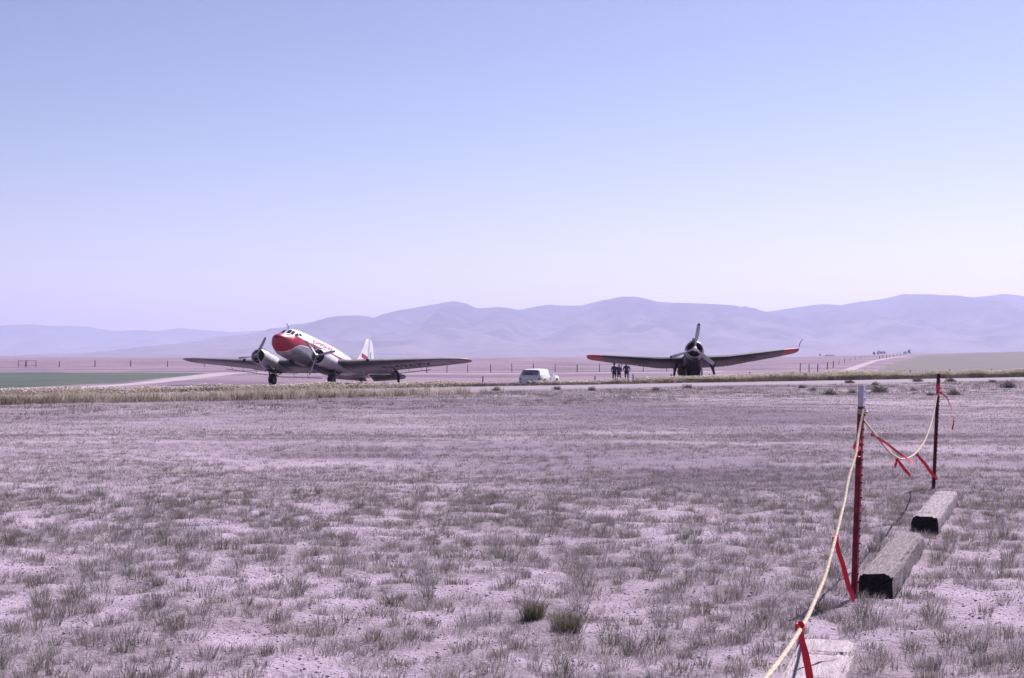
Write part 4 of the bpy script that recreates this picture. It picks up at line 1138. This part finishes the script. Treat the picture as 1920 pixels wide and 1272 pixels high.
# ------------------------------------------------------------------ the white panel wagon
M_carw = mat('car_white', (.62, .61, .61), .3, var=.03, scale=3, coat=.3)
M_carr = M_carw
M_chrome = mat('chrome', (.60, .60, .62), .18, .9, var=.05, scale=3)
M_lamp = mat('tail_lamp_red', (.30, .02, .03), .25, var=.1, scale=5)
M_cglass = mat('car_glass', (.22, .20, .27), .12, var=.1, scale=3, spec=.6)
def panel_wagon():
    base = ground_at(1012, 727, 95); base.z = float(gz(base.x, base.y))
    root = empty('panel_wagon', base, 'white panel wagon seen from behind, parked between the two airplanes', 'car')
    root.rotation_euler = (0, 0, R(90 - 21))            # +x forward
    # lower body: cross-sections from tail (x=-2.3) to nose (x=2.35): (x, half width at sill, at belt, sill z, belt z)
    S = [(-2.33, .80, .84, .42, .88), (-2.25, .86, .90, .36, .98), (-1.6, .90, .93, .30, 1.00), (-.4, .91, .94, .29, 1.00), (.8, .91, .93, .29, .99), (1.35, .90, .92, .29, .96), (1.95, .88, .90, .32, .93), (2.25, .82, .86, .36, .88), (2.34, .74, .78, .42, .80)]
    def ring(x, ws, wb, zs, zb):
        zm = zs + (zb - zs) * .55
        half = [(0, zs), (ws * .8, zs), (ws, zs + .06), (wb, zm), (wb - .015, zb - .10), (wb - .07, zb - .015), (wb * .6, zb + .012), (0, zb + .02)]
        return [(x, y, z) for y, z in half] + [(x, -y, z) for y, z in half[-2:0:-1]]
    b = MB(); b.loft([ring(*s) for s in S]); body = b.build('body', M_carw, root, auto=40)
    # panel roof: raked tail, long roof, raked windscreen
    Gs = [(-2.22, .82, .98, .985), (-1.98, .70, .98, 1.40), (-1.7, .685, .98, 1.455), (-.6, .69, .98, 1.475), (.15, .685, .98, 1.45), (.42, .67, .98, 1.40), (1.02, .74, .97, .985)]
    def gring(x, wt, zb, zt):
        wb = .885; 
        h = [(wb, zb), (wb + (wt - wb) * .9, zb + (zt - zb) * .85), (wt - .10, zt - .01), (wt * .5, zt + .015 * (zt > 1.1)), (0, zt + .02 * (zt > 1.1))]
        return [(x, y, z) for y, z in h] + [(x, -y, z) for y, z in h[-2::-1]]
    g = MB(); g.loft([gring(*s) for s in Gs], True, True); g.build('roof', M_carw, root, auto=35)
    def quad(name, P, m, th=.012, par=root):
        q = MB(); P = [Vector(p) for p in P]; n = (P[1] - P[0]).cross(P[2] - P[0]).normalized() * th
        q.add(P + [p - n for p in P], [(0, 1, 2, 3), (7, 6, 5, 4), (0, 4, 5, 1), (1, 5, 6, 2), (2, 6, 7, 3), (3, 7, 4, 0)]); return q.build(name, m, par, False)
    rg = quad('rear_window', [(-2.225, .70, 1.02), (-2.225, -.70, 1.02), (-2.035, -.60, 1.345), (-2.035, .60, 1.345)][::-1], M_cglass)
    for k, y in enumerate((.27, .07, -.13)):          # three dark slanting marks on the glass
        q = MB(); q.add([(-2.225 + .02, y + .10, 1.07), (-2.225 + .02, y - .02, 1.07), (-2.12, y - .03, 1.24), (-2.12, y + .01, 1.24)], [(0, 1, 2, 3)])
        q.v = [(p[0] - .035, p[1], p[2]) for p in q.v]; q.build('window_mark', M_deco, rg, False)
    quad('window_shadow_line', [(-2.03, .63, 1.352), (-2.03, -.63, 1.352), (-1.995, -.62, 1.395), (-1.995, .62, 1.395)][::-1], M_dark, .02)  # dark strip painting in the shadow line along the rear window's top
    tg = quad('tailgate', [(-2.345, .70, .50), (-2.345, -.70, .50), (-2.29, -.74, .955), (-2.29, .74, .955)][::-1], M_carw, .02)
    q = MB(); q.box((-2.36, 0, .80), (.02, 1.36, .035)); q.build('tailgate_trim', M_chrome, tg)
    q = MB(); q.box((-2.36, 0, .90), (.03, .14, .03)); q.build('handle', M_chrome, tg)
    for s in (1, -1):
        q = MB(); q.lathe([(-.04, .085), (.02, .08), (.05, .05), (.06, .01)], (-2.33, .78 * s, .70), (-1, 0, 0), 14); q.build('tail_lamp', M_lamp, root)
        quad('side_window', [(-.02, .905 * s, 1.02), (.78, .895 * s, 1.02), (.34, .70 * s, 1.37), (.02, .715 * s, 1.39)][::s], M_cglass)
        quad('door', [(-.10, .948 * s, .36), (.92, .945 * s, .36), (.92, .952 * s, .95), (-.10, .955 * s, .95)][::s], M_carw, .012)
        q = MB(); q.box((.05, .965 * s, .86), (.14, .02, .03)); q.build('door_handle', M_chrome, root)
        for x in (-1.38, 1.42):
            w = MB(); w.lathe([(-.09, .20), (-.10, .28), (-.05, .325), (.05, .325), (.10, .28), (.09, .20)], (x, .80 * s, .325), (0, 1, 0), 24); wo = w.build('wheel', M_black, root)
            w = MB(); w.lathe([(-.05, .02), (.085, .19), (.10, .10), (.105, .01)], (x, .80 * s, .325), (0, s, 0), 18); w.build('hubcap', M_chrome, wo)
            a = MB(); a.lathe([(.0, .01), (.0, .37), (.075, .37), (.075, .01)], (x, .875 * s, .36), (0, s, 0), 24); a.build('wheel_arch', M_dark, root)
        q = MB(); q.lathe([(-.03, .10), (.03, .09), (.05, .03)], (2.33, .62 * s, .66), (1, 0, 0), 14); q.build('headlamp', M_chrome, root)
    quad('windscreen', [(.985, .72, 1.005), (.985, -.72, 1.005), (.46, -.62, 1.375), (.46, .62, 1.375)], M_cglass)
    for x, n in ((-2.44, 'rear_bumper'), (2.46, 'front_bumper')):
        q = MB(); sg = 1 if x < 0 else -1
        q.tube([(x + .30 * sg, .93, .46), (x + .04 * sg, .88, .46), (x, .5, .46), (x, 0, .46), (x, -.5, .46), (x + .04 * sg, -.88, .46), (x + .30 * sg, -.93, .46)], .065, 8); q.build(n, M_chrome, root)
    q = MB(); q.box((-2.47, 0, .60), (.01, .32, .15)); q.build('number_plate', M_carw, root, False)
panel_wagon()

# ------------------------------------------------------------------ people
def skin_figure(root, J, E, rad, mats, pick, levels=1):
    me = bpy.data.meshes.new('body'); me.from_pydata([tuple(J[k]) for k in J], [], []) if False else None
    names = list(J); me.from_pydata([tuple(J[k]) for k in names], [(names.index(a), names.index(b)) for a, b in E], [])
    ob = bpy.data.objects.new('body', me); COL.objects.link(ob)
    ob.modifiers.new('skin', 'SKIN'); sv = me.skin_vertices[0].data
    for i, k in enumerate(names): sv[i].radius = rad[k]; sv[i].use_root = (k == 'pelvis')
    ss = ob.modifiers.new('sub', 'SUBSURF'); ss.levels = ss.render_levels = levels
    dg = bpy.context.evaluated_depsgraph_get(); out = bpy.data.meshes.new_from_object(ob.evaluated_get(dg))
    bpy.data.objects.remove(ob); out.materials.clear()
    for m in mats: out.materials.append(m)
    for p in out.polygons: p.material_index = pick(p.center); p.use_smooth = True
    o = bpy.data.objects.new('body', out); link(o, root); return o
M_skin = mat('skin', (.32, .19, .15), .6, var=.1, scale=12)
M_hair = mat('dark_hair', (.02, .015, .015), .8, var=.3, scale=40)
def cloth(n, c): return mat(n, c, .9, var=.18, scale=9, bump=.3, bscale=30)
def person(px, py, label, shirt, trouser, rotz, h=1.76, lean=0.0, arms='down', hat=False, coat=False, dist=131, crouch=0.0, shift=0.0):
    g = pix(px, py, dist); g.z = float(gz(g.x, g.y))
    root = empty('person', g, label, 'person'); root.rotation_euler = (0, 0, rotz)
    k = h / 1.76; V = lambda x, y, z: Vector((x * k, y * k, z * k))
    def bend(p, z0=.95):       # bow the trunk forward (+y)
        if p.z <= z0 * k: return p
        d = p - Vector((0, 0, z0 * k)); a = lean
        return Vector((p.x, d.y * math.cos(a) + d.z * math.sin(a), z0 * k + d.z * math.cos(a) - d.y * math.sin(a)))
    J = {'pelvis': V(0, 0, .95), 'waist': V(0, .01, 1.10), 'chest': V(0, .01, 1.30), 'neck0': V(0, .0, 1.45), 'neck1': V(0, .015, 1.53), 'head0': V(0, .03, 1.61), 'head1': V(0, .025, 1.70)}
    rad = {'pelvis': (.165, .13), 'waist': (.155, .115), 'chest': (.185, .125), 'neck0': (.10, .08), 'neck1': (.06, .06), 'head0': (.078, .095), 'head1': (.075, .09)}
    E = [('pelvis', 'waist'), ('waist', 'chest'), ('chest', 'neck0'), ('neck0', 'neck1'), ('neck1', 'head0'), ('head0', 'head1')]
    for s, n in ((1, 'r'), (-1, 'l')):
        J['hip' + n] = V(.10 * s, 0, .86); J['knee' + n] = V(.12 * s, .03 + crouch * .25, .49); J['ankle' + n] = V(.13 * s, -.02, .09); J['toe' + n] = V(.15 * s, .14, .035)
        rad['hip' + n] = (.095, .095); rad['knee' + n] = (.066, .066); rad['ankle' + n] = (.05, .05); rad['toe' + n] = (.042, .03)
        E += [('pelvis', 'hip' + n), ('hip' + n, 'knee' + n), ('knee' + n, 'ankle' + n), ('ankle' + n, 'toe' + n)]
        J['sh' + n] = V(.19 * s, 0, 1.41)
        if arms == 'down': el, wr, hd = V(.25 * s, -.02, 1.13), V(.27 * s, .04, .88), V(.27 * s, .07, .78)
        elif arms == 'pockets': el, wr, hd = V(.31 * s, -.10, 1.15), V(.22 * s, .04, .97), V(.20 * s, .08, .92)
        elif arms == 'crossed': el, wr, hd = V(.29 * s, .06, 1.16), V(.06 * s, .20, 1.20), V(-.06 * s, .20, 1.23)
        else: el, wr, hd = V(.26 * s, .22, 1.35 + .1 * s), V(.20 * s, .45, 1.55 + .12 * s), V(.19 * s, .53, 1.62 + .12 * s)
        J['el' + n] = el; J['wr' + n] = wr; J['hand' + n] = hd
        rad['sh' + n] = (.075, .075); rad['el' + n] = (.048, .048); rad['wr' + n] = (.034, .034); rad['hand' + n] = (.038, .028)
        E += [('neck0', 'sh' + n), ('sh' + n, 'el' + n), ('el' + n, 'wr' + n), ('wr' + n, 'hand' + n)]
        hv = (hd - wr).normalized(); sv = hv.cross(Vector((0, 1, .2))).normalized()
        for q, (o_, L_) in enumerate(((-.024, .07), (-.008, .085), (.008, .08), (.024, .065))):
            a = 'f%d%s' % (q, n); J[a] = hd + sv * o_ + hv * .045; J[a + 't'] = hd + sv * o_ * 1.2 + hv * L_ + Vector((0, .015, 0))
            rad[a] = rad[a + 't'] = (.0095, .0095); E += [('hand' + n, a), (a, a + 't')]
        a = 'th' + n; J[a] = hd + sv * .045 + hv * .01; J[a + 't'] = hd + sv * .062 + hv * .045; rad[a] = rad[a + 't'] = (.010, .010); E += [('hand' + n, a), (a, a + 't')]
    for q in J: J[q] = bend(J[q])
    rad = {a: ((b[0] * k * 1.12, b[1] * k * 1.12) if b[0] > .04 and not a.startswith(('head', 'neck1')) else (b[0] * k, b[1] * k)) for a, b in rad.items()}
    zs = .93 * k; ztop = bend(V(0, 0, 1.49)).z; nk = bend(V(0, .01, 1.49)); hm = bend(V(0, .03, 1.62))
    hands = [J['handr'], J['handl']]
    def pick(c):
        if (c - hm).length < .175 * k and c.z > nk.z - .01: return 2
        if min((c - x).length for x in hands) < .095 * k: return 2
        if c.z < .075 * k: return 3
        return 1 if c.z < (zs if not coat else .55 * k) else 0
    mats = [shirt, trouser, M_skin, M_black]
    skin_figure(root, J, E, rad, mats, pick)
    hc = bend(V(0, .015, 1.685)); b = MB()
    tilt = Matrix.Rotation(-lean, 3, 'X')
    rings = []
    for i in range(7):
        ph = math.pi / 2 * i / 6; z = math.sin(ph) * .105 * k - .03 * k; r_ = math.cos(ph)
        rings.append([hc + tilt @ Vector((.088 * k * r_ * math.cos(t), (.108 * r_ * math.sin(t) - .012) * k, z + (.02 * k * math.sin(t) * r_))) for t in [2 * math.pi * j / 14 for j in range(14)]])
    b.loft(rings); b.build('hair', M_hair, root)
    # face: nose, eyes and ears
    nz = bend(V(0, .125, 1.615)); q = MB(); q.lathe([(-.03 * k, .014 * k), (0, .016 * k), (.02 * k, .008 * k)], nz, (0, 1, -.3), 8); q.build('nose', M_skin, root)
    for s in (1, -1):
        e = bend(V(.033 * s, .105, 1.645)); q = MB(); q.lathe([(-.01 * k, .012 * k), (.004 * k, .010 * k)], e, (0, 1, 0), 8); q.build('eye', M_hair, root)
        e = bend(V(.082 * s, .03, 1.63)); q = MB(); q.lathe([(-.008 * k, .026 * k), (.010 * k, .022 * k)], e, (1, 0, 0), 8); q.build('ear', M_skin, root)
    e = bend(V(0, .113, 1.575)); q = MB(); q.box(e, (.04 * k, .012 * k, .009 * k)); q.build('mouth', M_maroon, root)
    if hat:
        q = MB(); hc2 = bend(V(0, .02, 1.735)); q.lathe([(-.02, .17 * k), (-.005, .165 * k), (.0, .10 * k), (.10 * k, .088 * k), (.11 * k, .03 * k)], hc2, (0, -.08, 1), 18); q.build('hat', M_hair, root)
    return root
C_blue = cloth('denim_blue_shirt', (.045, .055, .12)); C_plaid = cloth('brown_shirt', (.075, .055, .08)); C_lav = cloth('grey_blue_jacket', (.07, .07, .13))
C_navy = cloth('navy_trousers', (.015, .015, .035)); C_plum = cloth('dark_plum_trousers', (.05, .025, .07)); C_dk = cloth('dark_coverall', (.025, .02, .045))
person(1152, 716, 'person in blue shirt and dark trousers, leftmost of the three standing near the wing tip', C_blue, C_navy, R(10), 1.76, .04, 'pockets', True)
person(1160.5, 716, 'person in brownish shirt standing close beside the one in the blue shirt', C_plaid, C_navy, R(-25), 1.70, .03, 'crossed', False, dist=130)
person(1175, 716, 'person in grey-blue jacket standing apart, rightmost of the three near the wing tip', C_lav, C_plum, R(5), 1.82, .02, 'pockets', False, dist=132, coat=False)
person(747.5, 716, 'person in dark clothes bending forward with raised arms beside the airliner wing', C_dk, C_dk, R(70), 1.72, .6, 'reach', False, dist=123.5)

# ------------------------------------------------------------------ fences
M_fpost = mat('grey_fence_wood', (.10, .075, .095), .95, var=.3, scale=6)
M_fwire = mat('fence_wire', (.12, .10, .11), .6, .4, var=.2, scale=4)
def fence(pts, h, label, r_=.06, wires=3, thick=None, lean=.03, group='wire fences beyond the airplanes'):
    P = [Vector((p[0], p[1], float(gz(p[0], p[1])))) for p in pts]; c = P[0].copy()
    root = empty('wire_fence', c, label, 'fence', group); MB.off = c
    rs = np.random.default_rng(len(pts) * 13 + int(abs(c.x)))
    tops = []
    for i, p in enumerate(P):
        hh = h * rs.uniform(.88, 1.1); t = p + Vector((rs.normal(0, lean), rs.normal(0, lean), hh)); rr = r_ * rs.uniform(.8, 1.2)
        b = MB(); b.tube([p + Vector((0, 0, -.2)), p.lerp(t, .5), t], [rr, rr * .95, rr * .85], 7); b.build('post', M_fpost, root); tops.append((p, t))
    for k in range(wires):
        f = .35 + .55 * k / max(1, wires - 1); b = MB(); b.tube([a.lerp(q, f) + Vector((0, -r_, 0)) for a, q in tops], .006, 4, False); b.build('wire', M_fwire, root)
    MB.off = Vector((0, 0, 0)); return root
def at(px, d): return ((px - 960) / FPX * d, d)
fence([at(p, 118 + (p - 905) * .030) for p in (905, 975, 1045, 1115, 1187, 1258, 1330, 1406, 1480, 1555, 1630, 1706, 1781, 1860, 1935)], .78, 'near wire fence running behind the wagon and the bomber', .055, 3)
fence([at(p, 372) for p in (-90, -20, 48, 111, 178, 245, 314, 384, 452, 520, 590)], 1.65, 'distant wire fence on thick posts beyond the green field', .11, 4)
fence([at(p, 222 - .02 * (p - 800)) for p in (800, 838, 877, 920, 960, 1000, 1041, 1082, 1124, 1165, 1206, 1250)], 1.25, 'wire fence on thin posts crossing the plain between the airplanes', .06, 3)
side_posts = [(1500, 700.5), (1517, 699.8), (1533, 699.3), (1551, 693), (1562, 690), (1573, 683.5), (1584, 681), (1594, 677.5), (1604, 674.8), (1614, 672.5), (1622, 670.6), (1630, 669.2), (1640, 667.6)]
g = [ground_at(*p) for p in side_posts]
fence(g, 1.2, 'wire fence with tall posts climbing beside the curving dirt track', .07, 3)
fence([at(1649 + 6.5 * i, 640 + 30 * i) for i in range(10)], 1.7, 'far wire fence along the top of the rise', .13, 3)
# gate by the far left fence
root = empty('farm_gate', (*at(50, 366), float(gz(*at(50, 366)))), 'tall timber gate frame in the distant fence at far left', 'gate')
for x in (-2.1, 0, 2.4):
    b = MB(); b.tube([(x, 0, -.2), (x, 0, 1.75)], .075, 8); b.build('gate_post', M_fpost, root)
for z in (1.68, .5):
    b = MB(); b.box((.15, 0, z), (4.6, .06, .07)); b.build('rail', M_fpost, root)

# ------------------------------------------------------------------ far farmstead
M_shed = mat('shed_board', (.09, .07, .08), .9, var=.25, scale=1.5)
M_shroof = mat('shed_roof', (.14, .11, .12), .8, var=.2, scale=.8)
def shed(px, py, L, W, H, label, yaw=0.2):
    g = Vector((*at(px, py), 0)); g.z = float(gz(g.x, g.y))
    root = empty('farm_shed', g, label, 'shed', 'farmstead on the plain', yaw)
    b = MB(); b.box((0, 0, H / 2), (L, W, H)); b.build('wall', M_shed, root, False)
    b = MB(); o = .4
    b.add([(-L / 2 - o, -W / 2 - o, H - .1), (L / 2 + o, -W / 2 - o, H - .1), (L / 2 + o, 0, H + W * .32), (-L / 2 - o, 0, H + W * .32), (-L / 2 - o, W / 2 + o, H - .1), (L / 2 + o, W / 2 + o, H - .1)], [(0, 1, 2, 3), (3, 2, 5, 4), (0, 3, 4), (1, 5, 2), (0, 4, 5, 1)]); b.build('roof', M_shroof, root, False)
    b = MB(); b.box((-L * .2, -W / 2 - .04, H * .42), (L * .16, .08, H * .84)); b.build('door', M_dark, root, False)
    b = MB(); b.box((L * .2, -W / 2 - .04, H * .6), (L * .1, .08, H * .3)); b.build('window', M_dark, root, False)
shed(1557, 1480, 8.5, 4, 1.6, 'long low dark shed on the plain left of the track')
shed(1546, 1460, 2.0, 2.0, 1.0, 'tiny pale hut between the low shed and the lone tree', .1)
def tree(px, d, h, label, seed, group='trees at the far farm'):
    x, y = at(px, d); g = Vector((x, y, float(gz(x, y))))
    root = empty('tree', g, label, 'tree', group); r = np.random.default_rng(seed)
    t = MB(); t.tube([(0, 0, -.3), (.05 * h, 0, .3 * h), (.02 * h, 0, .75 * h)], [.035 * h, .025 * h, .01 * h], 7)
    for k in range(5):
        a = r.uniform(0, 6.3); t.tube([(.04 * h, 0, h * (.3 + .08 * k)), (.22 * h * math.cos(a), .22 * h * math.sin(a), h * (.5 + .08 * k))], [.014 * h, .005 * h], 5)
    t.build('trunk', M_stem, root)
    n = 900; cl = r.normal(0, 1, (9, 3)) * np.array((.17, .17, .17)) * h + np.array((0, 0, .64 * h)); ci = r.integers(0, 9, n)
    c = cl[ci] + r.normal(0, .075 * h, (n, 3)); c[:, 2] = np.maximum(c[:, 2], .22 * h)
    a = r.normal(0, 1, (n, 3)); a /= np.linalg.norm(a, axis=1)[:, None]; b2 = np.cross(a, r.normal(0, 1, (n, 3))); b2 /= np.linalg.norm(b2, axis=1)[:, None]
    s = h * .035
    V = np.stack([c - a * s, c + b2 * s * .6, c + a * s, c - b2 * s * .6], 1).reshape(-1, 3)
    npmesh('crown', V, np.arange(n)[:, None] * 4 + np.arange(4), M_leaf, np.repeat(np.array([(.06, .065, .05), (.08, .08, .06)])[r.integers(0, 2, n)], 4, 0), parent=root)
tree(1538, 1450, 3.2, 'small dark tree beside the low shed', 5)
tree(1705, 880, 3.0, 'tallest dark tree where the dirt track tops the rise', 6)
tree(1698, 870, 2.2, 'short dark tree just left of the tallest one on the rise', 7)
for i, (px_, d) in enumerate(((1640, 1000), (1646, 1010), (1652, 1015), (1658, 1020))):
    tree(px_, d, 3.0, ORD[i] + ' of four bushy trees in a row behind the fence on the rise', 20 + i)
